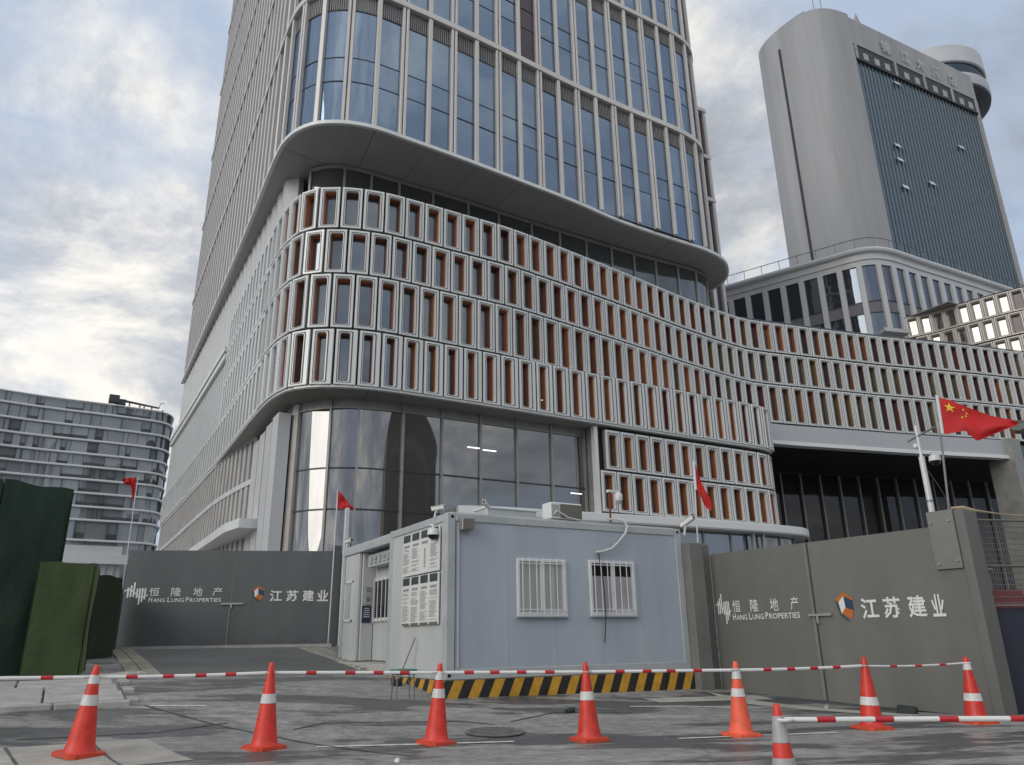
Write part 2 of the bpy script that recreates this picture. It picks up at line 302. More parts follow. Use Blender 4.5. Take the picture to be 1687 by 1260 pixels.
class Path:
    def __init__(s, pts, step=.15):
        P = [pts[0]]+list(pts)+[pts[-1]]; out = []
        for i in range(1, len(P)-2):
            p0,p1,p2,p3 = P[i-1],P[i],P[i+1],P[i+2]; n = max(2, int(math.dist(p1,p2)/step))
            t0=0; t1=math.sqrt(max(math.dist(p0,p1),1e-4)); t2=t1+math.sqrt(math.dist(p1,p2)); t3=t2+math.sqrt(max(math.dist(p2,p3),1e-4))
            for j in range(n):
                t = t1+(t2-t1)*j/n
                def L(a,b,ta,tb): return tuple((tb-t)/(tb-ta)*a[q]+(t-ta)/(tb-ta)*b[q] for q in (0,1))
                A1=L(p0,p1,t0,t1) if t1>t0 else p1; A2=L(p1,p2,t1,t2); A3=L(p2,p3,t2,t3) if t3>t2 else p2
                B1=L(A1,A2,t0,t2); B2=L(A2,A3,t1,t3); out.append(L(B1,B2,t1,t2))
        out.append(pts[-1]); s.p = out; s.s = [0]
        for a,b in zip(out,out[1:]): s.s.append(s.s[-1]+math.dist(a,b))
        s.len = s.s[-1]
    def at(s, d):
        import bisect
        d = max(0, min(s.len-1e-6, d)); i = max(0, min(len(s.p)-2, bisect.bisect_right(s.s, d)-1))
        a,b = s.p[i],s.p[i+1]; L = s.s[i+1]-s.s[i] or 1; f = (d-s.s[i])/L
        j0=max(0,i-1); j1=min(len(s.p)-1,i+2); tx=s.p[j1][0]-s.p[j0][0]; ty=s.p[j1][1]-s.p[j0][1]; l=math.hypot(tx,ty)
        return a[0]+(b[0]-a[0])*f, a[1]+(b[1]-a[1])*f, tx/l, ty/l
    def run(s, a=0, b=None, step=.6, off=0):
        b = s.len if b is None else b; n = max(1, int(round((b-a)/step))); out = []
        for i in range(n+1):
            x,y,tx,ty = s.at(a+(b-a)*i/n); out.append((x+ty*off, y-tx*off, ty, -tx))
        return out
    def near(s, x=None, y=None, after=0):
        """arc length of the first point past 'after' where x (or y) is reached"""
        best=None
        for (px,py),d in zip(s.p,s.s):
            if d<after: continue
            e = math.hypot((px-x) if x is not None else 0, (py-y) if y is not None else 0)
            if best is None or e<best[0]: best=(e,d)
        return best[1]
def strip(p, s0, s1, z0, z1, d0, d1, step=.6): return p.run(s0,s1,step), [(d1,z0),(d0,z0),(d0,z1),(d1,z1)]
def band(mb, p, s0, s1, z0, z1, d0, d1, m=0, step=.6):
    """closed bar following the path; d0 inner, d1 outer offset"""
    return mb.sweep(p.run(s0,s1,step), [(d0,z0),(d1,z0),(d1,z1),(d0,z1)], m)
def upright(mb, p, s, z0, z1, w, d0, d1, m=0):
    """vertical post on the path at s, w wide, from offset d0 to d1"""
    x,y,tx,ty = p.at(s); M_ = Matrix(((tx,-ty,0,x),(ty,tx,0,y),(0,0,1,0),(0,0,0,1)))
    return mb.box(-w/2, w/2, -d1, -d0, z0, z1, m, M_)
def ribbon_flat(mb, p, s0, s1, z, d0, d1, m=0, step=.6):
    pts = p.run(s0,s1,step); vs=[]; fs=[]
    for x,y,nx,ny in pts: vs += [(x+nx*d0,y+ny*d0,z),(x+nx*d1,y+ny*d1,z)]
    for i in range(len(pts)-1): fs.append((2*i,2*i+1,2*i+3,2*i+2))
    return mb.add(vs,fs,m)

def text2d(body, rect, bold=0.0):
    """outline of lettering fitted into rect (x0,x1,z0,z1) -> verts2d, faces"""
    c = bpy.data.curves.new('t','FONT'); c.body = body; c.size = 1; c.offset = bold; c.resolution_u = 2
    o = bpy.data.objects.new('t', c); COL.objects.link(o); bpy.context.view_layer.update()
    me = bpy.data.meshes.new_from_object(o); vs = [tuple(v.co[:2]) for v in me.vertices]; fs = [tuple(f.vertices) for f in me.polygons]
    bpy.data.objects.remove(o); bpy.data.curves.remove(c); bpy.data.meshes.remove(me)
    if not vs: return [], []
    x0=min(v[0] for v in vs); x1=max(v[0] for v in vs); y0=min(v[1] for v in vs); y1=max(v[1] for v in vs)
    return [(rect[0]+(v[0]-x0)/(x1-x0)*(rect[1]-rect[0]), rect[2]+(v[1]-y0)/(y1-y0)*(rect[3]-rect[2])) for v in vs], fs
def put_text(mb, body, rect, y, bold=0.0, m=0):
    vs, fs = text2d(body, rect, bold)
    return mb.add([(x, y, z) for x, z in vs], fs, m)

# ------------------------------------------------------------------ ground
def interp(x, xs, ys):
    if x <= xs[0]: return ys[0]
    for a,b,c,d in zip(xs,xs[1:],ys,ys[1:]):
        if x <= b: return c+(d-c)*(x-a)/(b-a)
    return ys[-1]
def gz(x, y):
    e = y-0.12*max(0, min(x,14)-6)
    return interp(e, [8,9,10,11.2,12.5,14,15.5,20,26,40], [0,.015,.05,.16,.3,.46,.6,.84,1.1,1.15])
def asphalt():
    m = bpy.data.materials.new('asphalt'); m.use_nodes = True; nd = m.node_tree.nodes; lk = m.node_tree.links; b = nd['Principled BSDF']
    geo = N(nd,'ShaderNodeNewGeometry')
    def noise(sc, det=6, rough=.6, dist=0, loc=(0,0,0), scl=(1,1,1), rz=0):
        mp_ = N(nd,'ShaderNodeMapping'); mp_.inputs['Location'].default_value = loc; mp_.inputs['Scale'].default_value = scl; mr_ = N(nd,'ShaderNodeVectorRotate', rotation_type='Z_AXIS'); mr_.inputs['Angle'].default_value = rz; lk.new(geo.outputs['Position'], mr_.inputs['Vector']); lk.new(mr_.outputs[0], mp_.inputs[0])
        n = N(nd,'ShaderNodeTexNoise'); n.inputs['Scale'].default_value = sc; n.inputs['Detail'].default_value = det; n.inputs['Roughness'].default_value = rough; n.inputs['Distortion'].default_value = dist
        lk.new(mp_.outputs[0], n.inputs['Vector']); return n.outputs[0]
    def rng(src, a, b_, c=0., d=1.):
        r = N(nd,'ShaderNodeMapRange'); r.interpolation_type = 'SMOOTHSTEP'; lk.new(src, r.inputs[0])
        for i,v in enumerate((a,b_,c,d)): r.inputs[i+1].default_value = v
        return r.outputs[0]
    def mix(f, a, b_, bt='MIX'):
        q = N(nd,'ShaderNodeMix', data_type='RGBA', blend_type=bt)
        if isinstance(f,(int,float)): q.inputs[0].default_value = f
        else: lk.new(f, q.inputs[0])
        for i,v in ((6,a),(7,b_)):
            if isinstance(v, tuple): q.inputs[i].default_value = (*v,1)
            else: lk.new(v, q.inputs[i])
        return q.outputs[2]
    damp = rng(noise(.50, 8, .58, .5, (2.3,.4,0), (.55,1.7,1), .37), .475, .535)
    dust = rng(noise(1.1, 9, .66, .4, (7,3,1), (.5,1.7,1), .37), .52, .62)
    fine = noise(70, 3, .6); mid = noise(5, 6, .7)
    c = mix(damp, (.27,.265,.255), (.10,.10,.10))
    c = mix(rng(dust,0,1,0,.75), c, (.37,.36,.335))
    c = mix(.55, c, mix(rng(mid,.3,.7), (.55,.55,.55), (1.35,1.35,1.35)), 'MULTIPLY')
    c = mix(.5, c, mix(rng(fine,.3,.7), (.5,.5,.5), (1.5,1.5,1.5)), 'MULTIPLY')
    vo = N(nd,'ShaderNodeTexVoronoi', feature='DISTANCE_TO_EDGE'); vo.inputs['Scale'].default_value = .22
    wob = N(nd,'ShaderNodeVectorMath', operation='ADD'); lk.new(geo.outputs['Position'], wob.inputs[0])
    nn = N(nd,'ShaderNodeTexNoise'); nn.inputs['Scale'].default_value = 1.6; nn.inputs['Detail'].default_value = 5; lk.new(geo.outputs['Position'], nn.inputs['Vector']); lk.new(nn.outputs[1], wob.inputs[1]); lk.new(wob.outputs[0], vo.inputs['Vector'])
    crack = rng(vo.outputs['Distance'], .004, .012, 1., 0.)
    c = mix(rng(crack,0,1,0,.25), c, (.06,.06,.06))
    lk.new(c, b.inputs['Base Color'])
    ro = N(nd,'ShaderNodeMapRange'); lk.new(damp, ro.inputs[0]); ro.inputs[3].default_value = .82; ro.inputs[4].default_value = .42; lk.new(ro.outputs[0], b.inputs['Roughness'])
    bp = N(nd,'ShaderNodeBump'); bp.inputs['Strength'].default_value = .35; bp.inputs['Distance'].default_value = .012; lk.new(fine, bp.inputs['Height'])
    b2 = N(nd,'ShaderNodeBump'); b2.inputs['Strength'].default_value = .5; b2.inputs['Distance'].default_value = .03; lk.new(mid, b2.inputs['Height']); lk.new(bp.outputs[0], b2.inputs['Normal']); lk.new(b2.outputs[0], b.inputs['Normal'])
    return m
MT['asphalt'] = asphalt()
def axis(a, b, step): n = int(round((b-a)/step)); return [a+(b-a)*i/n for i in range(n+1)]
xs = [-600,-250,-100,-50,-25]+axis(-12,26,.5)+[32,40,55,80,120,250,600]; ys = [-600,-250,-100,-50,-25,-10,-5,0,3]+axis(5,42,.4)+[50,65,90,130,200,300,600]
mb = MB(); mb.add([(x,y,gz(x,y)) for y in ys for x in xs], [(j*len(xs)+i, j*len(xs)+i+1, (j+1)*len(xs)+i+1, (j+1)*len(xs)+i) for j in range(len(ys)-1) for i in range(len(xs)-1)])
mb.build('ground', 'asphalt', smooth=True, kind='structure')
def on_ground(name, poly, m, lift=.004, sub=.4, **pr):
    """thin sheet laid on the ground: convex quad a,b,c,d subdivided"""
    a,b,c,d = [Vector(p) for p in poly]; nu = max(1,int(max((b-a).length,(c-d).length)/sub)); nv = max(1,int(max((d-a).length,(c-b).length)/sub)); vs=[]; fs=[]
    for j in range(nv+1):
        for i in range(nu+1):
            p = a.lerp(b,i/nu).lerp(d.lerp(c,i/nu), j/nv); vs.append((p.x,p.y,gz(p.x,p.y)+lift))
    for j in range(nv):
        for i in range(nu): fs.append((j*(nu+1)+i,j*(nu+1)+i+1,(j+1)*(nu+1)+i+1,(j+1)*(nu+1)+i))
    q = MB(); q.add(vs,fs); return q.build(name, m, kind='structure', **pr)
def line_on_ground(name, pts, w, m, lift=.006):
    """painted or poured line on the ground along pts"""
    vs=[]; fs=[]; P=[]
    for a,b in zip(pts,pts[1:]):
        n=max(1,int(math.dist(a,b)/.25)); P += [(a[0]+(b[0]-a[0])*i/n, a[1]+(b[1]-a[1])*i/n) for i in range(n)]
    P.append(pts[-1])
    for i,p in enumerate(P):
        a=P[max(0,i-1)]; b=P[min(len(P)-1,i+1)]; tx,ty=b[0]-a[0],b[1]-a[1]; l=math.hypot(tx,ty) or 1
        ww = w*(1+.25*math.sin(i*2.1+len(P))) if m=='tar' else w
        for sg in (-1,1):
            x=p[0]-ty/l*ww/2*sg; y=p[1]+tx/l*ww/2*sg; vs.append((x,y,gz(x,y)+lift))
    for i in range(len(P)-1): fs.append((2*i,2*i+2,2*i+3,2*i+1))
    q=MB(); q.add(vs,fs); return q.build(name, m, kind='structure')
line_on_ground('road_line', [(2.88,9.74),(4.0,9.34),(5.13,8.96)], .085, 'line')
line_on_ground('road_line', [(7.0,8.06),(8.0,7.7),(9.06,7.3)], .085, 'line')
line_on_ground('road_line', [(1.36,13.16),(2.12,12.92)], .08, 'line')
line_on_ground('road_line', [(-3.4,10.9),(-.35,10.35)], .085, 'line')
line_on_ground('road_line', [(8.6,11.05),(9.6,10.8),(10.6,10.4)], .07, 'line')
for pts in ([(1.3,13.2),(2.0,11.6),(2.5,10.7),(3.3,9.2),(3.6,8.6)], [(5.9,10.4),(7.0,10.9),(8.2,10.5)], [(-.2,11.4),(1.3,11.3),(2.2,11.6)], [(2.9,10.9),(3.4,11.2),(5.2,10.7),(5.6,10.3)]):
    line_on_ground('tar_seam', pts, .038, 'tar', .008)
on_ground('concrete_apron', [(-1.6,11.0),(-.9,9.4),(1.5,9.55),(1.15,10.95)], 'conc', .005)
for x in (-.2,.65): line_on_ground('tar_seam', [(x-.1,10.98),(x+.15,9.5)], .03, 'tar', .010)
# driveway up to the left gate
on_ground('driveway', [(1.9,16.9),(6.35,16.9),(7.6,26.2),(1.9,28.4)], mat('driveway_concrete',(.115,.118,.112),.7,0,.22,.8,bump=.2), .006)
for (x0,x1,n) in ((1.35,1.85,3),):
    root = thing('paving_edge','pale ribbed stone strip along the left edge of the driveway','paving strip',(1.6,18,gz(1.6,18)),world_verts=True)
    for i in range(22):
        for j in range(2):
            y=16.9+i*.5; x=1.3+j*.3+.2*(i/22); z=gz(x,y+.25)
            MB().box(x,x+.27,y,y+.47,z-.05,z+.03).build('stone','tact',root)
root = thing('paving_edge','yellowish ribbed stone strip beside the white cabin and grey gate','paving strip',(7,22,gz(7,22)),world_verts=True)
for i in range(18):
    for j in range(2):
        y=16.6+i*.5; x=5.75+i*.06+j*.32; z=gz(x,y+.25)
        MB().box(x,x+.29,y,y+.47,z-.05,z+.03).build('stone','tact',root)
q = MB(); q.add([(1.6,28.45,1.08),(8.0,26.2,1.08),(8.0,26.05,1.08),(1.55,28.3,1.08),(1.6,28.45,1.2),(8.0,26.2,1.2),(8.0,26.05,1.2),(1.55,28.3,1.2)],[(4,5,6,7),(7,6,2,3),(0,4,7,3),(1,2,6,5)])
q.build('gate_sill','kerb',kind='structure')
# raised pavement on the left with separate slabs
root = link('pavement', None, None, (-.5,14,0), kind='structure'); root['base'] = (-.5,14.0,0.0)
for j,(y0,y1) in enumerate(((13.42,14.2),(14.2,14.95),(14.95,15.75))):
    x = 1.05-(.04*j)
    i = 0
    while x > -9:
        w = (1.0,.9,1.25)[(i+j)%3]+.2*random.random(); z = gz(x-.5,(y0+y1)/2)+.07+random.uniform(-.012,.012)
        dz = random.uniform(-.01,.01); y_0 = y0+.05*(1.1-x)*-.1
        q = MB(); q.bbox(x-w+.015, x-.015, y_0+.012, y1-.012, -.25, 0, .012); q.v=[(a_,b_,c_+gz(-.5,b_)+.075+dz) for a_,b_,c_ in q.v]
        q.build('paving_slab', 'paver', root, tilt=dz); x -= w; i += 1
x = 1.12; i = 0
while x > -9:
    z = gz(x-.5,13.3)+.075; q = MB(); q.bbox(x-.985, x-.01, 13.22, 13.415, z-.3, z, .02); q.build('kerb_stone','kerb',root); x -= 1.0
for y in (13.42,14.4,15.3):
    z = gz(1.1,y)+.072; q = MB(); q.bbox(1.085,1.25,y,y+.96,z-.3,z,.02); q.build('kerb_stone','kerb',root)
on_ground('concrete_strip', [(11.3,12.1),(10.9,11.0),(11.6,8.0),(12.0,8.0)], 'conc', .007)
on_ground('concrete_strip', [(9.4,11.25),(12.0,11.0),(12.0,11.5),(9.4,11.7)], 'conc', .006)
for lb,ct_,x,y,w,d,h,mm,rz_ in (('dark broken brick on the asphalt before the striped base','brick',7.25,10.85,.17,.09,.06,'cable',.4),('black rubber block at the foot of the right gate','block',12.0,8.3,.28,.13,.12,'cable',-1.2),('orange brown block at the foot of the navy board','block',13.35,7.0,.18,.14,.2,'rust',.1),('small pale stone near the right gate seam','stone',11.7,9.6,.12,.08,.05,'kerb',.2),('crumpled white paper on the asphalt at the photo bottom','litter',3.35,8.35,.09,.06,.025,'poster',.8)):
    t_=thing('rubble' if ct_!='litter' else 'crumpled_paper',lb,ct_,(x,y,gz(x,y)),rz_); q=MB(); q.bbox(-w/2,w/2,-d/2,d/2,-.01,h,.02 if h>.04 else .01); q.v=[(a_+.015*math.sin(b_*60+c_*50),b_+.015*math.sin(a_*70),c_*(1+.2*math.sin(a_*30))) for a_,b_,c_ in q.v]; q.build('lump',mm,t_)
gr=MB(); rg=random.Random(3)
for i in range(260):
    x=rg.uniform(-4,13); y=rg.uniform(7.2,13.5)
    if rg.random()<.5: y=12.2-.0*x+rg.gauss(0,.25) if rg.random()<.5 else 13.0+rg.gauss(0,.15)
    r=rg.choice((.005,.007,.009,.014)); z=gz(x,y); gr.add([(x-r,y,z),(x+r*.7,y-r,z),(x+r,y+r,z),(x,y,z+r*1.1)],[(0,1,3),(1,2,3),(2,0,3)])
gr.build('grit','conc_d',kind='stuff')
# manhole grate
t = thing('manhole_cover','round slotted iron drain cover set in the asphalt','drain cover',(5.28,9.72,gz(5.28,9.72)+.012)); t.rotation_euler = (math.atan((gz(5.28,9.95)-gz(5.28,9.5))/.45),0,0)
q = MB(); q.lathe([(.40,.0),(.40,.012),(.34,.014)],36,cap=False); q.build('ring','iron',t)
q = MB(); q.lathe([(.34,.003),(0.001,.003)],36,cap=False); q.build('pit','iron_d',t)
for i in range(9):
    x=-.28+i*.07; h=math.sqrt(.34**2-x*x)
    MB().box(x-.02,x+.02,-h,h,.004,.013).build('bar','iron',t)

# ------------------------------------------------------------------ podium
CORNER = [(7.1,38.5),(7.1,37),(7.13,35.6),(7.25,34.3),(7.6,33.0),(8.25,32.25),(9.1,31.75),(10.1,31.42),(11.1,31.24)]
PA = Path([(7.45,51.8),(7.3,48),(7.18,43)]+CORNER+[(12.4,31.2),(15,31.22),(18,31.28),(20.2,31.55),(23.9,32.1),(27.9,32.75),(31.9,33.45),(35.5,33.95),(37.5,34.15),(38.7,34.18),(40,34.0),(41.5,33.7),(45.1,32.95),(49.6,32.0),(53.5,31.0),(57.7,29.9),(63.2,28.7),(70,27.1),(78,25.2)])
PB = Path([(7.2,80),(7.3,60),(7.3,50),(7.18,43)]+CORNER+[(12.4,31.2),(16,31.18),(20,31.25),(26,31.4),(31,31.45),(34.6,31.45),(36.0,31.55),(36.9,31.85),(37.4,32.4),(37.6,33.2),(37.65,34.4)])
POD = thing('podium_building','low curved building wrapped in rows of pale framed windows with orange reveals','building',(12,40,1.1),world_verts=True)
ROWS = {1:(20.03,22.26),2:(17.65,19.93),3:(14.87,17.57),4:(12.12,14.78),5:(9.66,11.82),6:(7.42,9.57)}
UW = 1.04
def rrect(l, r, b, t, rad, y, n=4):
    """rounded rectangle loop l..r, b..t in xz at depth y"""
    out=[]
    for cx_,cz_,a0 in ((r-rad,b+rad,-90),(r-rad,t-rad,0),(l+rad,t-rad,90),(l+rad,b+rad,180)):
        for k in range(n+1):
            a=R(a0+90*k/n); out.append((cx_+rad*math.cos(a), y, cz_+rad*math.sin(a)))
    return out
def loops(mb, Ls, mats):
    n=len(Ls[0]); base=len(mb.v)
    for L_ in Ls: mb.v += L_
    for k in range(len(Ls)-1):
        for i in range(n):
            mb.f.append((base+k*n+i, base+k*n+(i+1)%n, base+(k+1)*n+(i+1)%n, base+(k+1)*n+i)); mb.m.append(mats[k])
def unit_meshes(key, h, l=.195, r=.195, t=.20, b=.165, w=UW-.065, dep=.30):
    hw=w/2
    def lp(f, y, rad): return rrect(-hw+l*f, hw-r*f, b*f, h-t*f, rad, y)
    L_=[lp(0,.14,.012),lp(0,-.10,.012),lp(.07,-.145,.02),lp(.56,-.15,.07),lp(.60,-.115,.075),lp(.72,-.115,.085),lp(.75,-.145,.09),lp(.90,-.14,.10),lp(.97,-.06,.10),lp(1,.0,.085)]
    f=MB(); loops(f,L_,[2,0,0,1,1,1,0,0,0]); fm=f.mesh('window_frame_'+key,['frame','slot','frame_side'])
    a=MB(); loops(a,[lp(1,.0,.085),lp(1.04,.02,.02),lp(1.10,dep,.012)],[0,0])
    p=MB(); q=rrect(-hw+l*1.1,hw-r*1.1,b*1.1,h-t*1.1,.012,dep-.01,1); p.add(q,[tuple(range(len(q)))])
    e=MB()
    x0,x1,z0,z1=-hw+l*1.1,hw-r*1.1,b*1.1,h-t*1.1
    return fm, {c:a_mesh(a,key,c) for c in ('rev_orange','rev_brown','rev_red','rev_ochre','rev_maroon','rev_olive')}, p.mesh('window_pane_'+key,'p_glass')
def a_mesh(a,key,c):
    m=MB(); m.v=list(a.v); m.f=list(a.f); m.m=list(a.m); return m.mesh('window_reveal_'+key+c,c)
UNITS={r:unit_meshes('r%d'%r, z1-z0, **({'l':.20,'r':.36,'t':.17,'b':.16} if r==4 else ({'l':.24,'r':.20,'t':.26,'b':.2} if r==5 else {}))) for r,(z0,z1) in ROWS.items()}
def place_unit(path, s, row, colour):
    fm,rv,pm=UNITS[row]; x,y,tx,ty=path.at(s); z=ROWS[row][0]
    o=link('window',fm,POD,rel(POD,(x,y,z)),math.atan2(ty,tx)); link('reveal',rv[colour],o); link('pane',pm,o); return o
sA=PA.near(12.4,31.2); sB=PB.near(12.4,31.2)
def colour_for(x, row, k):
    h=random.random()
    if x<30: return 'rev_orange' if h<.45 else ('rev_brown' if h<.93 else 'rev_red')
    if x<34: return 'rev_orange' if h<.3 else ('rev_brown' if h<.75 else ('rev_olive' if h<.9 else 'rev_red'))
    if x<40: return 'rev_olive' if h<.45 else ('rev_maroon' if h<.65 else ('rev_red' if h<.8 else 'rev_ochre'))
    if x<49: return 'rev_brown' if h<.35 else ('rev_orange' if h<.45 else ('rev_ochre' if h<.6 else ('rev_maroon' if h<.75 else 'rev_olive')))
    return 'rev_maroon' if h<.6 else ('rev_red' if h<.66 else ('rev_olive' if h<.9 else 'rev_brown'))
start={1:9.99,2:9.40,3:9.80,4:9.15}
left_lo=MB()     # the far, very oblique left-face units, joined
def left_unit(path, s, row):
    x,y,tx,ty=path.at(s); M_=Matrix(((tx,-ty,0,x),(ty,tx,0,y),(0,0,1,0),(0,0,0,1))); z0,z1=ROWS[row]; w=UW/2-.02
    left_lo.box(-w,-w+.2,-.11,.3,z0,z1,0,M_); left_lo.box(w-.2,w,-.11,.3,z0,z1,0,M_); left_lo.box(-w+.2,w-.2,-.10,.3,z0,z0+.17,0,M_); left_lo.box(-w+.2,w-.2,-.10,.3,z1-.2,z1,0,M_)
    left_lo.add([(-w+.2,.28,z0+.17),(w-.2,.28,z0+.17),(w-.2,.28,z1-.2),(-w+.2,.28,z1-.2)],[(0,1,2,3)],1,M_)
for row,path in ((1,PA),(2,PA),(3,PA),(4,PB)):
    sc=path.near(start[row], 31.42 if start[row]>9.9 else 31.7); s=sc%UW+UW*.5
    s_edge=path.near(7.1,37.6); s_end={4:PB.near(37.5,32.6)}.get(row,PA.len-1)
    k=0
    while s<s_end:
        x=path.at(s)[0]
        if s<s_edge: left_unit(path,s,row)
        else: place_unit(path,s,row,colour_for(x,row,k))
        s+=UW; k+=1
left_lo.build('side_windows',['frame','p_glass'],POD,kind='stuff')
s56=PB.near(23.5,31.33); P56=Path([(x+nx*0,y,) for x,y,nx,ny in PB.run(s56,PB.len,.3,-.22)])
for row,ph in ((5,.95),(6,.55)):
    s=ph
    while s<P56.len-.9:
        fm,rv,pm=UNITS[row]; x,y,tx,ty=P56.at(s); o=link('window',fm,POD,rel(POD,(x,y,ROWS[row][0])),math.atan2(ty,tx)); link('reveal',rv['rev_orange' if random.random()<.5 else ('rev_brown' if random.random()<.7 else 'rev_ochre')],o); link('pane',pm,o); s+=UW
MT['lamp']=bpy.data.materials.new('lamp_tube'); MT['lamp'].use_nodes=True; lb_=MT['lamp'].node_tree.nodes['Principled BSDF']; lb_.inputs['Emission Color'].default_value=(1,.97,.9,1); lb_.inputs['Emission Strength'].default_value=1.3
for path,x_,y_,z_ in ((PA,11.9,31.2,15.25),(PA,13.0,31.2,15.2),(PA,23.6,32.1,16.6),(PB,20.2,31.2,12.9)):
    x,y,tx,ty=path.at(path.near(x_,y_)); q=MB(); q.box(-.16,.16,.27,.285,z_,z_+.03,0,Matrix(((tx,-ty,0,x),(ty,tx,0,y),(0,0,1,0),(0,0,0,1)))); q.build('ceiling_lamp','lamp',POD)
for x0_,x1_,z_ in ((16.2,16.9,10.2),(17.05,17.8,10.15),(22.2,22.9,8.4)):
    q=MB(); q.box(x0_,x1_,32.44,32.47,z_,z_+.05); q.build('ceiling_lamp','lamp',POD)
# walls behind the windows, joints, parapet
q=MB()
band(q,PA,0,PA.len,14.8,22.2,-.75,-.50)
band(q,PB,0,PB.len,12.05,14.75,-.75,-.50)
band(q,P56,0,P56.len,7.35,12.0,-.75,-.5)
q.build('back_wall','core',POD)
q=MB()
for z in (22.28,19.93,17.57,14.82): band(q,PA,0,PA.len,z,z+(.10 if z<22 else .07),-.5,-.03 if z<22 else .02)
for z in (14.78,12.05): band(q,PB,0,PB.len,z,z+.07,-.5,-.03)
for z in (9.575,7.34): band(q,P56,0,P56.len,z,z+.08,-.5,-.03)
q.build('floor_joint','joint',POD)
q=MB()
for path,rows_ in ((PA,(1,2,3)),(PB,(4,)),(P56,(5,6))):
    z0=ROWS[rows_[-1]][0]; z1=ROWS[rows_[0]][1]
    band(q,path,0,path.len,z0,z1,-.14,-.12,0,.4) if False else None
# roof and ledge
q=MB(); top=[(x,y) for x,y,_,_ in PA.run(0,PA.len,.8,-.1)]
q.add([(x,y,22.24) for x,y in top]+[(78,60,22.24),(9,60,22.24)],[tuple(range(len(top)+2))]); q.build('roof','soffit2',POD)
q=MB(); led=[(x,y) for x,y,_,_ in PB.run(PB.near(12.4,31.2),PB.len,.6,-.02)]; inn=[(x,y) for x,y,_,_ in PA.run(PA.near(12.4,31.2),PA.near(38.7,34.18),.6,-.4)][::-1]
q.add([(x,y,14.86) for x,y in led+inn],[tuple(range(len(led)+len(inn)))]); q.build('ledge','rim',POD)
# glass balustrade on the wing roof
q=MB(); band(q,PA,PA.near(39,34.2),PA.near(57,30.1),22.36,22.72,-.66,-.64); q.build('roof_balustrade',glass('balustrade_glass',(.6,.65,.7),(.16,.18,.19),.12),POD)
q=MB(); band(q,PA,PA.near(39,34.2),PA.near(66,28.1),22.72,22.77,-.68,-.62); q.build('roof_handrail','rail',POD)
# soffit over the shop front as separate panels
s=PB.near(7.3,50); k=0
while s<PB.near(36.5,31.7):
    e=min(s+2.05,PB.len); q=MB(); q.sweep(PB.run(s,e,.5),[(-3.2,12.04),(.02,12.02),(.02,11.97),(-3.2,11.99)]); q.build('soffit_panel','soffit2',POD); s=e+.02
q=MB(); band(q,PB,PB.near(7.3,52),PB.len,12.02,12.13,.02,.07); q.build('soffit_rim','frame',POD)
# storefront glass
G=Path([(8.6,41.2),(8.3,38.4),(8.2,36.4),(8.35,35.2),(8.8,34.2),(9.6,33.35),(10.6,32.85),(11.7,32.62),(13,32.55),(15,32.5),(19,32.5),(23.3,32.45)])
gm=[G.near(8.25,36.2),G.near(8.45,34.95),G.near(9.55,33.4),G.near(10.75,32.8),G.near(12.85,32.56)]+[G.near(x,32.5) for x in (14.85,16.95,19.05,21.1,23.15)]
for i,s in enumerate(gm):
    q=MB(); upright(q,G,s,1.0,11.95,.10 if i not in (1,) else .45,-.1,.14); q.build('mullion','mull' if i!=1 else 'frame_warm',POD)
zs=[1.0,4.2,6.85,8.72,11.55]
for a,b in zip(gm,gm[1:]):
    for z0,z1 in zip(zs,zs[1:]):
        q=MB(); q.sweep(G.run(a+.05,b-.05,.35),[(random.uniform(-.012,.012),z0+.04),(random.uniform(-.012,.012),z1-.04)],closed=False); q.build('shop_pane','s_glass',POD,smooth=True)
    for z in zs[1:]:
        q=MB(); band(q,G,a+.06,b-.06,z-.035,z+.035,-.05,.04 if z<11 else .08,0,.35); q.build('transom','transom' if z<11 else 'mull',POD)
q=MB(); band(q,G,gm[0],gm[-1],11.58,12.0,-.1,.02,0,.35); q.build('head_frame','mull',POD)
# an interior ceiling strip lamp seen through the glass is left to reflections; dark room behind
q=MB(); band(q,G,0,G.len,1.0,11.9,-2.3,-2.2); q.build('shop_back_wall','core',POD)
q=MB(); q.box(23.2,23.42,31.5,31.8,7.3,11.96); q.build('end_pier','frame',POD); q=MB(); q.box(23.26,23.42,31.8,33.2,7.3,11.96); q.build('end_shade_block','mull',POD)  # second box: darker colour carries the shade of a recess behind the pier
q=MB(); q.box(23.2,23.45,31.95,32.6,1.0,7.3); q.build('end_jamb','mull',POD)
# canopy slab below rows 5 and 6
q=MB(); cp=Path([(15.4,31.75),(17,31.3),(20,31.0),(26,30.45),(32,30.1),(35.2,30.05),(37.2,30.3),(38.3,31.0),(38.7,32.2),(38.7,34.5)])
q.sweep(cp.run(0,cp.len,.4),[(-2.0,6.72),(-.05,6.72),(.0,6.80),(.0,7.16),(-.05,7.2),(-2.0,7.28)]); q.build('canopy','rim',POD)
q=MB(); q.sweep(cp.run(0,cp.len,.5,-.9),[(0,1.0),(0,6.7)],closed=False); q.build('lower_glazing','s_glass',POD)
for s in axis(cp.near(20,31.0),cp.len-.5,1.9):
    q=MB(); upright(q,cp,s,1.0,6.7,.09,-.95,-.82); q.build('mullion','mull',POD)
q=MB()
for s in (cp.near(33.2,30.1),cp.near(34.0,30.1)): upright(q,cp,s,.6,6.7,.16,-.7,-.5)
q.build('steel_tube','zinc',POD)
# big upright fins at the corner of the shop front
for i,y in enumerate((34.9,36.7,38.6,40.5)):
    q=MB(); q.bbox(7.55+.1*i,8.15+.1*i,y,y+1.15,.9,11.5,.02); q.build('fin','wall_lv',POD)
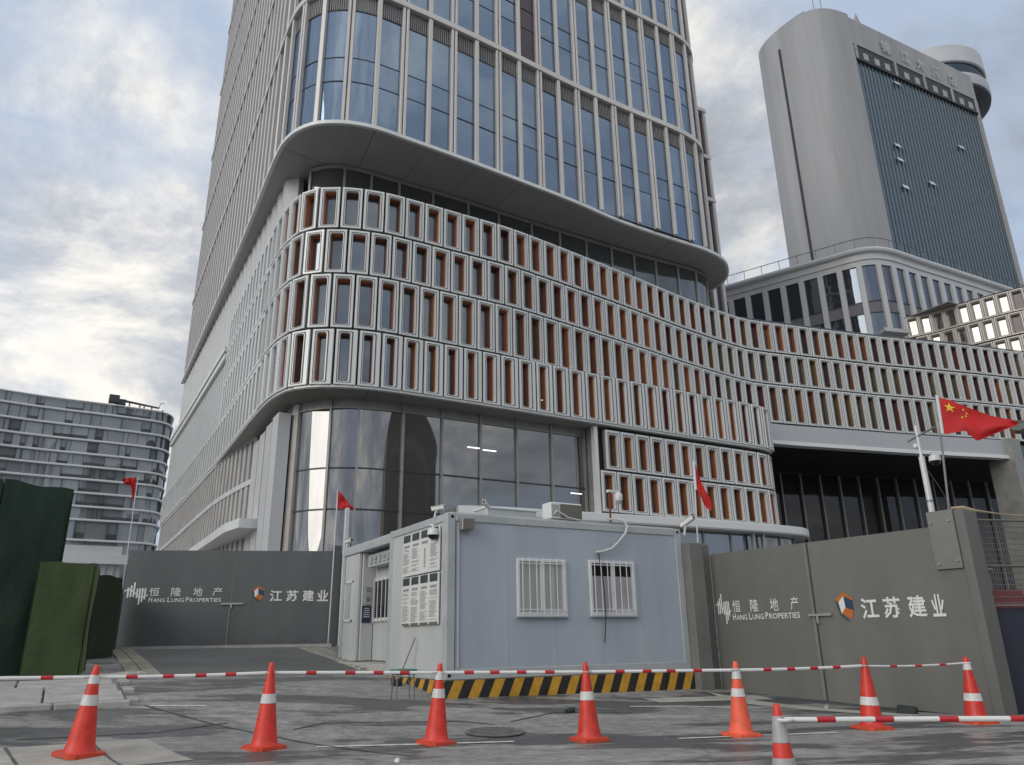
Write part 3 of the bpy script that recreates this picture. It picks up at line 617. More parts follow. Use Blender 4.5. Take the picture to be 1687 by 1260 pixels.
# left face below the soffit: slatted walls and canopy
LW=Path([(8.0,41.8),(7.75,44),(7.5,47),(7.35,50),(7.3,56),(7.3,66),(7.25,80)][::-1])
q=MB()
for z0,z1 in ((9.72,11.9),(7.1,9.4)):
    s=.2
    while s<LW.len: upright(q,LW,s,z0,z1,.50,-.1,.0); s+=.86
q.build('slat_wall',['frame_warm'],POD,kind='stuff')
q=MB()
s=.2
while s<LW.len: upright(q,LW,s,1.0,6.6,.55,-.1,.0); s+=.9
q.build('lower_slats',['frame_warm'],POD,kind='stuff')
q=MB(); band(q,LW,0,LW.len,.9,12.0,-.5,-.075); q.build('slat_back_wall','gap',POD)
q=MB()
for z in (9.4,11.92,7.0): band(q,LW,0,LW.len,z,z+.28,-.2,.05)
q.build('string_course','frame',POD)
q=MB(); q.add([(6.6,40.4,6.55),(6.6,53.5,6.55),(8.3,53.5,6.55),(8.3,38.4,6.55),(6.9,38.4,6.55)]+[(6.6,40.4,7.0),(6.6,53.5,7.0),(8.3,53.5,7.0),(8.3,38.4,7.0),(6.9,38.4,7.0)],[(0,1,2,3,4),(9,8,7,6,5),(0,5,6,1),(1,6,7,2),(3,8,9,4),(4,9,5,0)]); q.build('side_canopy','rim',POD)
# left face above row 4, past the end of rows 1-3
LU=Path([(7.5,51.9),(7.45,60),(7.4,70),(7.3,80)][::-1])
q=MB(); band(q,LU,0,LU.len,14.8,20.7,-.6,-.075); q.build('upper_side_wall','gap',POD)
q=MB(); s=.1
while s<LU.len: upright(q,LU,s,14.9,19.75,.62,-.09,.0); s+=.82
q.build('upper_slats','wall_lv',POD,kind='stuff')
q=MB(); band(q,LU,0,LU.len,19.8,20.15,-.2,.22); band(q,LU,0,LU.len,20.35,20.7,-.2,.28); q.build('side_beam','rim',POD)
q=MB(); q.box(7.42,7.62,51.75,51.95,14.8,22.3); q.build('row_end_trim','frame',POD)

# ------------------------------------------------------------------ right wing: beam and dark undercroft
WG=Path([(37.9,33.9),(40,33.75),(45.1,32.65),(49.6,31.65),(53.5,30.65),(57.7,29.5),(60,29.0)])
q=MB(); WG2=Path(WG.p); q.sweep(WG.run(0,WG.len,.6),[(-.6,13.55),(.02,13.55),(.02,14.72),(-.6,14.72)],0); q.build('fascia_beam','beam',POD)
q=MB(); q.sweep(WG.run(0,WG.len,.6),[(-.5,13.3),(.16,13.3),(.16,13.56),(-.5,13.54)]); q.build('beam_lip','rim',POD)
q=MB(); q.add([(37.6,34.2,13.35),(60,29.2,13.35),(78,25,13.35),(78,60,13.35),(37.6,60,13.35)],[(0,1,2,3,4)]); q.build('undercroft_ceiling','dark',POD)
UB=Path([(38.2,42.5),(45,41.0),(52,39.2),(60,37.0),(72,33.6)])
q=MB(); q.sweep(UB.run(0,UB.len,.8),[(0,.9),(0,13.3)],closed=False); q.build('undercroft_glazing','u_glass',POD)
for s in axis(.5,UB.len-.5,1.75):
    q=MB(); upright(q,UB,s,.9,13.3,.12,-.1,.22); q.build('mullion','mull',POD)
q=MB(); q.add([(37.55,34.3,1),(37.55,44,1),(37.55,44,13.3),(37.55,34.3,13.3)],[(0,1,2,3)]); q.build('undercroft_side_glass','s_glass',POD)
q=MB(); q.box(58.9,60.2,28.75,30.6,.5,14.8); q.build('wing_end_column','mull',POD)

# ------------------------------------------------------------------ tower
TW=thing('office_tower','tall office tower with pale vertical fins and blue glass on an overhanging base','tower',(20,50,26),world_verts=True)
PT=Path([(7.3,78),(7.0,60),(6.85,50),(6.7,43),(6.55,38),(6.52,36),(6.6,34.5),(6.95,33.3),(7.6,32.35),(8.55,31.7),(9.4,31.4),(10.4,31.27),(12,31.3),(15,31.45),(19,31.75),(23,32.1),(27.5,32.3),(31.3,32.35),(33,32.45),(34.4,32.75),(35.4,33.3),(36.2,34.1),(36.7,35.2),(36.9,37),(37,42),(37.2,52),(37.4,62)])
T0,TH=26.05,8.72; NF=6
s_first=PT.near(6.52,36); ref=PT.near(13.2,31.36); BAY=1.5; s0=ref%BAY
bays=[]; s=s0
while s<PT.len: bays.append(s); s+=BAY
s_right=PT.near(36.9,37)
fin_hi=MB(); fin_lo={}
def fin_meshes():
    a=MB(); a.bbox(-.12,.12,-.03,.2,0,TH-.40,.02)
    b=MB(); b.bbox(-.19,-.035,-.03,.2,0,TH-.40,.02); b.bbox(.035,.19,-.03,.2,0,TH-.40,.02); b.box(-.04,.04,.06,.2,0,TH-.40,1)
    return a.mesh('fin_single','fin'), b.mesh('fin_double',['fin','fin_dark'])
FIN1,FIN2=fin_meshes()
tz={'t2':2.55,'t1':4.05,'lv':7.15}     # heights inside a two-storey module
side=MB(); side_g=MB()
for k in range(NF):
    z=T0+k*TH
    for i,s in enumerate(bays):
        x,y,tx,ty=PT.at(s); rz=math.atan2(ty,tx)
        if s<s_first-1.2 or s>s_right or k>2:
            M_=Matrix(((tx,-ty,0,x),(ty,tx,0,y),(0,0,1,z),(0,0,0,1)))
            if k<=2 or s<s_first-1.2 or s>s_right or k<4:
                side.box(-.15,.15,-.03,.2,0,TH-.40,0,M_)
                if s<s_first-1.2: side.box(-.62,-.40,.0,.2,0,TH-.40,0,M_)
            continue
        link('fin',FIN2 if i%2 else FIN1,TW,rel(TW,(x,y,z)),rz)
        if i+1<len(bays):
            e=bays[i+1]; dk=(k==1 and i%13==(bays.index(min(bays,key=lambda v:abs(v-PT.near(19.3,31.8))))%13)) or (x>31 and i%4==1 and k!=1) or x>33.2
            q=MB(); 
            for zt in (tz['t2'],tz['t1'],tz['lv']): band(q,PT,s+.1,e-.1,z+zt-.025,z+zt+.025,-.26,-.165,0,.5)
            q.sweep(PT.run(s+.09,s+.13,.1),[(-.26,z),(-.16,z),(-.16,z+tz['lv']),(-.26,z+tz['lv'])]); q.sweep(PT.run(e-.13,e-.09,.1),[(-.26,z),(-.16,z),(-.16,z+tz['lv']),(-.26,z+tz['lv'])])
            w=q.build('window','transom',TW)
            for a,b in ((0,tz['t2']),(tz['t2'],tz['t1']),(tz['t1'],tz['lv'])):
                q=MB(); q.sweep(PT.run(s+.1,e-.1,.4),[(-.19+random.uniform(-.012,.012),z+a+.04),(-.19+random.uniform(-.012,.012),z+b-.04)],closed=False); p_=MB(); p_.v=[(vx-TW.location[0],vy-TW.location[1],vz-TW.location[2]) for vx,vy,vz in q.v]; p_.f=q.f; p_.m=q.m
                link('pane',p_.mesh('tower_pane','t_dark' if dk else 't_glass',True),w)
            q=MB()
            for j in range(11):
                ss=s+.14+j*(e-s-.28)/10; upright(q,PT,ss,z+tz['lv']+.05,z+TH-.40,.05,-.24,-.16)
            band(q,PT,s+.1,e-.1,z+tz['lv']+.04,z+TH-.40,-.28,-.26,1,.5)
            p_=MB(); p_.v=[(vx-TW.location[0],vy-TW.location[1],vz-TW.location[2]) for vx,vy,vz in q.v]; p_.f=q.f; p_.m=q.m; link('louvre',p_.mesh('tower_louvre',['louvre','mull']),w)
    q=MB(); q.sweep(PT.run(0,PT.len,.5),[(-.3,z+TH-.40),(.06,z+TH-.40),(.09,z+TH-.37),(.09,z+TH-.04),(.06,z+TH),(-.3,z+TH)]); q.build('floor_band','fin',TW)
side.build('side_fins','fin',TW,kind='stuff')
q=MB()
for k in range(3): band(q,PT,s_first-1.2,s_right,T0+k*TH,T0+k*TH+TH-.4,-1.1,-.30)
band(q,PT,s_first,s_right,T0+3*TH,T0+NF*TH,-.6,-.22); q.build('core','core',TW)
q=MB(); band(q,PT,0,s_first-1.2,T0,T0+NF*TH,-.6,-.17); band(q,PT,s_right,PT.len,T0,T0+NF*TH,-.6,-.17); q.build('side_glazing','t_dark',TW)
# lower rear bay showing past the tower's right corner
q=MB(); q.box(36.0,43.1,40.3,62,22.3,45.6); q.build('rear_bay_core','core',TW)
for k_,(z0,z1) in enumerate(((26.0,30.5),(30.9,36.2),(36.6,40.5),(40.9,45.4))):
    for i in range(4):
        x0_=38.2+i*1.25; q=MB(); q.bbox(x0_,x0_+.4,39.9,40.3,z0,z1,.03); q.build('rear_fin','fin',TW)
        q=MB(); q.add([(x0_+.4,40.25,z0),(x0_+1.25,40.25,z0),(x0_+1.25,40.25,z1),(x0_+.4,40.25,z1)],[(0,1,2,3)]); q.build('rear_pane','t_dark',TW)
    q=MB(); q.bbox(37.6,43.45,39.85,40.32,z1,z1+.4,.05); q.build('rear_band','fin',TW)
q=MB(); q.bbox(43.1,43.45,39.9,41,25.8,45.5,.1); q.build('rear_corner','fin',TW)
# overhanging soffit, its rim and the glazed storey under it
PR=Path([(7.2,78),(6.95,60),(6.8,50),(6.65,43),(6.5,38),(6.47,36),(6.55,34.5),(6.9,33.28),(7.57,32.3),(8.53,31.66),(9.4,31.35),(10.4,31.2),(12,31.25),(15,31.4),(19,31.7),(23,32.05),(26.4,32.5),(29,32.65),(31.5,32.7),(34.2,32.75),(36.2,33.2),(37.6,34.15),(38.5,35.3),(38.85,36.6),(38.9,40),(38.9,62)])
q=MB(); q.sweep(PR.run(0,PR.len,.4),[(-.12,25.79),(.02,25.79),(.05,25.81),(.05,26.0),(.0,26.04),(-.5,26.04)]); q.build('canopy_rim','rim',TW)
q=MB(); tp=[(x,y) for x,y,_,_ in PR.run(0,PR.len,.6,-.3)]; q.add([(x,y,26.02) for x,y in tp],[tuple(range(len(tp)))]); q.build('canopy_top','rim',TW)
PG=Path([(8.6,52),(8.1,45),(7.95,38.6),(8.0,37),(8.4,35.9),(9.2,35.0),(10.2,34.65),(12,34.6),(16,34.62),(22,34.85),(30,35.0),(34.6,34.9),(36.0,35.1),(36.9,35.7),(37.3,36.8),(37.4,38.5),(37.4,45)])
s=PR.near(6.8,50); 
while s<PR.near(38.9,40):
    e=s+3.0; pr=PR.run(s+.012,e-.012,.5,-.11); vs=[]; fs=[]
    for x,y,nx,ny in pr:
        d=3.3; vs+=[(x,y,25.82),(x-nx*d,y-ny*d,25.66),(x,y,25.88),(x-nx*d,y-ny*d,25.72)]
    for i in range(len(pr)-1): a=4*i; fs+=[(a,a+1,a+5,a+4),(a+2,a+6,a+7,a+3)]
    fs+=[(0,2,3,1),(len(vs)-4,len(vs)-3,len(vs)-1,len(vs)-2)]
    q=MB(); q.add(vs,fs); q.build('soffit_panel','soffit',TW); s=e
q=MB(); q.add([(8,78,25.9),(8,36,25.9),(9,34,25.9),(11,32,25.9),(35,33.3,25.9),(38,36,25.9),(38,62,25.9),(38,78,25.9)],[tuple(range(8))]); q.build('soffit_deck','core',TW)
gs=[PG.near(8.4,35.9),PG.near(9.9,34.72)]+[PG.near(x,34.7 if x<20 else 34.9) for x in (11.3,13.0,15.0,17.2,19.4,21.6,23.8,25.8,27.8,29.8,31.6,33.5,35.2)]+[PG.near(36.9,35.7),PG.near(37.4,38.5)]
for i,s in enumerate(gs):
    q=MB(); upright(q,PG,s,22.25,25.62,.13,-.08,.1); q.build('mullion','mull',TW)
for a,b in zip(gs,gs[1:]):
    q=MB(); q.sweep(PG.run(a+.06,b-.06,.35),[(0,22.25),(0,25.55)],closed=False); q.build('recess_pane','r_glass',TW,smooth=True)
q=MB(); band(q,PG,gs[0],gs[-1],25.42,25.62,-.1,.07,0,.4); q.build('recess_head','mull',TW)
q=MB(); band(q,PG,0,PG.len,22.2,25.6,-1.2,-1.1); q.build('recess_back','core',TW)
for i in range(30):
    y=37.2+i*1.36; q=MB(); q.add([(8.05,y,20.8 if y>52 else 22.25),(7.45,y+.45,20.8 if y>52 else 22.25),(7.45,y+1.1,20.8 if y>52 else 22.25),(8.05,y+1.2,20.8 if y>52 else 22.25)]+[(8.05,y,25.75),(7.45,y+.45,25.75),(7.45,y+1.1,25.75),(8.05,y+1.2,25.75)],[(0,3,2,1),(4,5,6,7),(0,1,5,4),(1,2,6,5),(2,3,7,6),(3,0,4,7)]); q.build('recess_fin','wall_lv',TW)
q=MB(); q.box(8.06,8.3,37.1,79,20.7,25.8); q.build('recess_fin_wall','gap',TW)

# ------------------------------------------------------------------ terrace building behind the wing
TB=thing('terrace_building','rounded grey stone building with tall column bays and roof railing','building',(62,42,20),world_verts=True)
PM=Path([(50,66),(56.2,53.2),(59.3,46.2),(61.2,41.95),(61.9,40.4),(63.0,39.15),(64.6,38.6),(66.5,38.45),(69,38.4),(74,38.2),(90,37.7)])
q=MB(); q.sweep(PM.run(0,PM.len,.5),[(-.9,34.95),(-.12,34.95),(-.1,35.5),(.02,35.52),(.02,35.75),(-.1,35.78),(-.08,36.15),(.25,36.3),(.32,36.5),(.2,36.75),(-.9,36.75)]); q.build('cornice','m_stone',TB)
sm=PM.near(57.2,51.0); b0=[]; s=PM.near(62.0,40.1)-11*1.83
while s<PM.len-1: b0.append(s); s+=1.83
colm=MB(); colm.bbox(-.26,.26,-.02,.36,20,34.96,.04); colm=colm.mesh('terrace_column','m_stone')
for s in b0:
    x,y,tx,ty=PM.at(s); link('column',colm,TB,rel(TB,(x,y,0)),math.atan2(ty,tx))
for a,b in zip(b0,b0[1:]):
    for z0,z1,mm in ((20,27.6,'m_glass'),(27.66,30.0,'m_glass'),(30.06,31.2,'m_band'),(31.26,34.9,'m_glass')):
        q=MB(); q.sweep(PM.run(a+.22,b-.22,.4),[(-.27,z0),(-.27,z1)],closed=False); q.build('pane' if mm=='m_glass' else 'spandrel',mm,TB,smooth=True)
q=MB(); band(q,PM,0,PM.len,31.2,31.26,-.3,-.2); band(q,PM,0,PM.len,30.0,30.06,-.3,-.2); q.build('transom','transom',TB)
q=MB(); band(q,PM,0,PM.len,20,36.6,-1.5,-1.3); q.build('core','core',TB)
q=MB(); mt=[(x,y) for x,y,_,_ in PM.run(0,PM.len,1,-.3)]; q.add([(x,y,36.7) for x,y in mt]+[(90,66,36.7)],[tuple(range(len(mt)+1))]); q.build('roof','soffit2',TB)
RL=thing('roof_railing','thin metal guard rail along the grey stone roof edge','railing',(62,42,36.75),world_verts=True)
q=MB(); q.tube([(x,y,37.85) for x,y,_,_ in PM.run(0,PM.len,.6,-.1)],.035,6); q.build('handrail','rail',RL)
for s in axis(1,PM.len-1,1.83):
    x,y,tx,ty=PM.at(s); q=MB(); q.tube([(x-ty*.1,y+tx*.1,36.7),(x-ty*.1,y+tx*.1,37.85)],.028,6); q.build('baluster','rail',RL)
# gallery block with bright windows at the far right
GB=thing('gallery_building','stepped bronze framed block with bright sky reflecting windows','building',(66,34,22),world_verts=True)
PGA=Path([(62.9,37.1),(63.43,35.92),(63.8,34.9),(64.05,33.9),(64.28,32.96),(64.55,31.98),(64.8,31.02),(65.08,30.06),(65.4,29.09),(65.8,28.1),(66.3,27.2)])
zr=[(26.5,28.4),(24.52,26.36),(22.5,24.4)]
gfm=MB(); h=1.88
gl=[rrect(-.49,.49,0,h,.01,.1),rrect(-.49,.49,0,h,.01,-.1),rrect(-.40,.40,.09,h-.09,.05,-.1),rrect(-.34,.34,.14,h-.16,.05,-.04),rrect(-.30,.30,.18,h-.2,.03,.0),rrect(-.29,.29,.19,h-.21,.02,.3)]
loops(gfm,gl,[0,0,0,0,1]); gfm=gfm.mesh('gallery_frame',['g_frame','frame_warm'])
gp=MB(); q_=rrect(-.29,.29,.19,h-.21,.02,.29,1); gp.add(q_,[tuple(range(len(q_)))]); gp_b=gp.mesh('gallery_pane','g_glass')
gd=MB(); gd.add(q_,[tuple(range(len(q_)))]); gp_d=gd.mesh('gallery_dark_pane','t_dark')
for r,(z0,z1) in enumerate(zr):
    n=int((PGA.len)/1.02)
    for i in range(n):
        s=.5+i*1.02+(0,.55,.1)[r]
        if s>PGA.len-.3: continue
        x,y,tx,ty=PGA.at(s); o=link('window',gfm,GB,rel(GB,(x,y,z0)),math.atan2(ty,tx)); link('pane',gp_d if i>=8-(r==1) or (r==2 and i<2) else gp_b,o)
q=MB(); band(q,PGA,0,PGA.len,22,28.45,-.5,-.35); q.build('back_wall','core',GB)
q=MB()
for z in (28.42,26.38,24.42): band(q,PGA,0,PGA.len,z,z+.1,-.4,.0)
q.build('floor_joint','joint',GB)
q=MB(); q.box(62.9,80,33,37.2,28.4,28.5); q.build('roof','soffit2',GB)
q=MB(); q.add([(60.3,37.6,26.9),(63.0,36.9,26.9),(63.0,36.9,27.25),(60.3,37.6,27.25),(60.8,38.5,26.9),(63.3,38.5,26.9),(63.3,38.5,27.25),(60.8,38.5,27.25)],[(0,1,2,3),(3,2,6,7),(0,4,5,1),(0,3,7,4)]); q.build('canopy_end','m_stone',GB)

# ------------------------------------------------------------------ hotel tower in the distance
HT=thing('hotel_tower','distant concrete slab tower with blue glass front and round rooftop restaurant','tower',(115,67,0),world_verts=True)
PH=Path([(112,77),(103,76.3),(98.5,75.6),(96.0,74),(94.9,71.6),(94.6,69),(94.9,65.2),(96.2,62.2),(98.6,60.7),(101.2,60.1),(102.4,60.0)],.5)
fy=lambda x: 60.0-(x-102)*.0515
q=MB(); q.sweep(PH.run(0,PH.len,.6),[(-1,0),(0,0),(0,102.2),(-1,102.2)]); q.build('end_wall','h_conc',HT,smooth=True)
q=MB(); q.box(94.4,94.75,68.4,68.75,1,98); q.build('recess_strip','h_dark',HT)
def slab(x0,x1,z0,z1,d0,d1,name,m):
    q=MB(); q.add([(x0,fy(x0)+d0,z0),(x1,fy(x1)+d0,z0),(x1,fy(x1)+d1,z0),(x0,fy(x0)+d1,z0),(x0,fy(x0)+d0,z1),(x1,fy(x1)+d0,z1),(x1,fy(x1)+d1,z1),(x0,fy(x0)+d1,z1)],[(0,3,2,1),(4,5,6,7),(0,1,5,4),(1,2,6,5),(2,3,7,6),(3,0,4,7)]); return q.build(name,m,HT)
slab(102.4,135.6,96.1,101.6,0,16,'parapet_wall','h_conc')
slab(134.9,135.7,0,96.1,0,16,'side_pier','h_conc')
slab(102.45,134.9,0,92.9,.35,16,'glass_front','h_glass')
slab(102.4,134.9,92.9,96.1,.12,16,'recess_shade_band','h_dark')  # nearly flush; the shade of a deep recess is put into its dark colour
slab(102.4,134.9,92.75,93.05,-.1,.4,'sill_band','h_dark')
q=MB(); x=102.9
while x<134.8: q.box(x-.08,x+.08,fy(x)+.2,fy(x)+.4,0,92.8); x+=.92
q.build('mullion_ribs','h_rib',HT,kind='stuff')
q=MB(); z=20.0
while z<0: q.add([(102.5,fy(102.5)+.22,z),(134.9,fy(134.9)+.22,z),(134.9,fy(134.9)+.22,z+.55),(102.5,fy(102.5)+.22,z+.55)],[(0,1,2,3)]); z+=3.35
q.build('spandrel_bands','h_glass',HT,kind='stuff')
for x in (102.7,112.6,120.3,128.0): slab(x+.0,x+.5,93.0,96.1,-.02,1.3,'recess_post','h_conc')
for x in (104.6,107.4,110.0,115.0,117.8,122.7,125.4,130.2,132.8): slab(x,x+1.2,93.5,94.9,.05,.2,'pale_window','h_win')  # paler grey window panels, no glow
for i,(x,z) in enumerate(((111.6,91.0),(108.1,77.2),(108.0,74.4),(107.9,69.2),(115.3,72.0),(126.3,82.6))):
    q=MB(); yy=fy(x); q.add([(x,yy+.1,z+.75),(x+1.3,yy+.04,z+.75),(x+1.3,yy-.25,z),(x,yy-.19,z),(x,yy+.16,z+.75),(x+1.3,yy+.1,z+.75),(x+1.3,yy-.19,z-.03),(x,yy-.13,z-.03)],[(0,3,2,1),(4,5,6,7),(0,4,7,3),(1,2,6,5),(2,3,7,6)]); q.build('open_window','o_band',HT)  # white colour paints the sky's reflection onto the open panes
q=MB()
for ch,x,z in zip('锦江大酒店',(109.4,114.6,118.6,122.9,127.5),(96.9,96.85,96.8,96.75,96.7)):
    vs,fs=text2d(ch,(x,x+2.3,z,z+2.6),.02); q.add([(a,fy(a)-.35,b) for a,b in vs],fs); 
q.build('rooftop_lettering','h_letter',HT)
q=MB()
for i in range(40):
    x=108+i*.65; q.box(x-.04,x+.04,fy(x)+.5,fy(x)+.58,101.6,102.5)
q.build('roof_spikes','h_conc',HT,kind='stuff')
q=MB(); q.prism([(x+nx*-.5,y+ny*-.5) for x,y,nx,ny in PH.run(0,PH.len,1.0)]+[(134,60),(134,75)],101.3,101.55); q.build('roof','soffit2',HT)
q=MB(); q.sweep(PH.run(PH.near(103,76.3),PH.near(95.5,63.5),.8,-2.0),[(-.15,102.1),(0,102.1),(0,104.2),(-.15,104.2)]); q.build('roof_screen','h_rib',HT)
for x,y in ((99.5,64),(101,63.6)):
    q=MB(); q.tube([(x,y,101.6),(x,y,108)],.06,6); q.build('mast','h_rib',HT)
q=MB(); q.add([(104.6,60.1,101.6),(105.9,60.0,101.6),(105.6,62,101.6),(105.6,60.4,104.3)],[(0,1,3),(1,2,3),(2,0,3),(0,2,1)]); q.build('roof_vent','h_conc',HT)
dx,dy=147.6,72.6; DM=Matrix.Translation((dx,dy,-1.3))
q=MB(); q.lathe([(3,102),(9.5,106.3),(10.9,107.4),(11.0,107.9)],64,0,DM); q.build('disc_underside','h_under',HT,smooth=True)  # underside's shade is put into the near-black colour
q=MB(); q.lathe([(11.0,107.9),(11.15,108.2),(11.15,110.3),(10.7,110.45)],64,0,DM); q.build('disc_lower_band','h_white',HT,smooth=True)
q=MB(); q.lathe([(10.6,110.3),(10.6,113.3)],64,0,DM); q.build('disc_window_band','h_band',HT,smooth=True)
q=MB(); q.lathe([(10.9,113.1),(11.1,113.3),(11.1,117.2),(10.8,117.5),(9.6,117.5)],64,0,DM); q.build('disc_upper_band','h_white',HT,smooth=True)
q=MB(); q.lathe([(3,0),(3,107)],24,0,DM); q.build('disc_shaft','h_conc',HT)

# ------------------------------------------------------------------ office block far left
OB=thing('office_block','distant long glass office block with white floor bands','building',(0,210,0),world_verts=True)
PO=Path([(-90,182),(-60,191),(-40,197.5),(-19.6,203.6),(-8,205.2),(2.8,205.5),(12,206.2),(15.3,206.8),(17.2,208.2),(18.5,211.2),(18.9,216),(19,235)],.8)
oz=[58.2,55.5,52.0,48.6,45.3,42.2,39.1,35.9,32.7,29.6,24.9,19.9]
sc=PO.len
q=MB(); band(q,PO,0,PO.len,0,58.0,-.8,-.4,0,1.2); q.build('core','o_rib',OB)
for i,z in enumerate(oz):
    q=MB(); h_=.5 if i else .3; d_=.4 if i else .3
    q.sweep(PO.run(0,PO.len,1.0),[(-.4,z-h_*.5),(d_*.8,z-h_*.5),(d_,z-h_*.25),(d_,z+h_*.25),(d_*.8,z+h_*.5),(-.4,z+h_*.5)]); q.build('floor_band','o_band',OB)
mb_=MB(); w_list=[]
for z1,z0 in zip(oz,oz[1:]):
    s=PO.near(-40,197.5)+random.uniform(0,3)
    while s<PO.len-1:
        w=random.choice((1.0,1.6,3.6,4.6,2.2)); e=min(s+w,PO.len-.5)
        q=MB(); q.sweep(PO.run(s+.06,e-.06,1.5),[(-.3-random.choice((0,0,.15)),z0+.25),(-.3,z1-.25)],closed=False)
        if len(w_list)<280: q.build('pane','o_glass',OB); w_list.append(1)
        else: mb_.add(q.v,q.f)
        s=e
        if random.random()<.55: upright(mb_,PO,s,z0+.2,z1-.2,.16,-.4,.1,1)
if mb_.v: mb_.build('far_panes',['o_glass','o_rib'],OB,kind='stuff')
q=MB(); band(q,PO,0,PO.near(-40,197.5),0,58,-.4,-.3,0,2); q.build('side_glazing','o_glass',OB)
q=MB(); band(q,PO,0,PO.len,0,20,-.6,-.28); q.build('base_wall','o_glass',OB)
q=MB(); rp=[(x,y) for x,y,_,_ in PO.run(0,PO.len,2,-.3)]; q.add([(x,y,58.0) for x,y in rp]+[(-90,235,58.0)],[tuple(range(len(rp)+1))]); q.build('roof','soffit2',OB)
CR=thing('roof_crane','dark window cleaning crane with a long jib lying on the far roof','crane',(4,207,58),world_verts=True)
q=MB(); q.bbox(3.0,5.4,206.4,208.6,59.3,61.2,.1); q.build('cab','crane',CR)
q=MB(); q.bbox(5.0,6.9,206.8,208.3,58.9,60.4,.1); q.bbox(4.6,6.6,206.9,208.2,58.0,59.0,.1); q.build('turntable','crane',CR)
q=MB(); q.tube([(6.5,207.4,60.1),(14.7,207.4,59.3)],[.32,.22],8); q.build('jib','crane',CR)
q=MB(); q.tube([(14.7,207.4,59.3),(14.9,207.4,60.6),(15.8,207.4,60.6)],.1,6); q.tube([(15.6,207.4,58),(15.6,207.4,58.8)],.25,6); q.build('hook_arm','crane',CR)
for x in (7.8,10.2,11.2,13.0):
    q=MB(); q.box(x-.15,x+.15,207.2,207.6,58.0,59.6); q.build('trestle','crane',CR)
LWB=thing('entrance_canopy','low pale canopy block in front of the distant office block','building',(-1,120,8),world_verts=True)
q=MB(); q.box(-6,6,112,130,1,13.5); q.build('wall','wall_lv',LWB)
q=MB(); q.box(-6.3,7.2,111.2,130,11.2,12.4); q.build('roof_edge','o_band',LWB)
for i in range(12):
    q=MB(); q.box(-5.8+i,-5.6+i,111.8,112,1,11.2); q.build('post','zinc',LWB)

# ------------------------------------------------------------------ green netted hoardings on the left
def hoarding(label, pts, z1, m, group=None, folds=0, t=.12):
    t_=thing('hoarding',label,'hoarding',(pts[0][0],pts[0][1],gz(*pts[0])),world_verts=True,group=group)
    for (a,b,mm,top_a,top_b) in pts_seg(pts,m,z1):
        n=max(2,int(math.dist(a,b)/.18)); vs=[]; fs=[]; nz_=26
        tx,ty=(b[0]-a[0])/math.dist(a,b),(b[1]-a[1])/math.dist(a,b)
        for j in range(nz_+1):
            for i in range(n+1):
                f=i/n; x=a[0]+(b[0]-a[0])*f; y=a[1]+(b[1]-a[1])*f; zt=top_a+(top_b-top_a)*f; zb=gz(x,y)-.02; z=zb+(zt-zb)*j/nz_
                w=folds*(math.sin(x*3.1+z*1.7)+.6*math.sin(x*6.7-z*3.9+1)+.7*math.sin(z*2.6+x*1.3+y)+.35*math.sin(x*17+z*2)+.3*abs(math.sin(z*3.1-x*2.2)))*.5
                if j==nz_: z+=.02*math.sin(i*1.3)
                vs.append((x+ty*w,y-tx*w,z))
        for j in range(nz_):
            for i in range(n): fs.append((j*(n+1)+i,j*(n+1)+i+1,(j+1)*(n+1)+i+1,(j+1)*(n+1)+i))
        q=MB(); q.add(vs,fs); q.build('netting',mm,t_,smooth=True)
    for p in pts:
        q=MB(); q.tube([(p[0],p[1]+.08,gz(*p)),(p[0],p[1]+.08,z1-.05)],.03,6); q.build('post','net4',t_)
    return t_
def pts_seg(pts,m,z1): return [(a,b,m[i] if isinstance(m,list) else m,z1,z1) for i,(a,b) in enumerate(zip(pts,pts[1:]))]
hoarding('tall dark green netting hoarding at the road edge',[(-8,16.2),(-1.3,17.4),(-.12,18.1),(-.14,19.6)],4.30,['net','net','net4'],folds=.11)
hoarding('lower mid green netting box beside the tall dark hoarding',[(-.45,17.6),(.48,17.5),(.60,18.3)],2.78,['net2','net3'],folds=.02)
hoarding('darkest low green netting behind the green box beside the left gate',[(-.2,20.4),(1.30,22.6),(1.72,28.6)],2.9,['net4','net4'],folds=.02)
t=thing('hose_coil','grey hose lying in loops by the driveway','hose',(.9,15.9,gz(.9,15.9)),world_verts=True)
q=MB(); q.tube([(1.0+.35*math.cos(a*.5)+a*.02,16.6+.5*math.sin(a*.5),gz(1,16.6)+.05+.02*math.sin(a)) for a in range(22)],.022,6); q.build('hose','kerb',t)

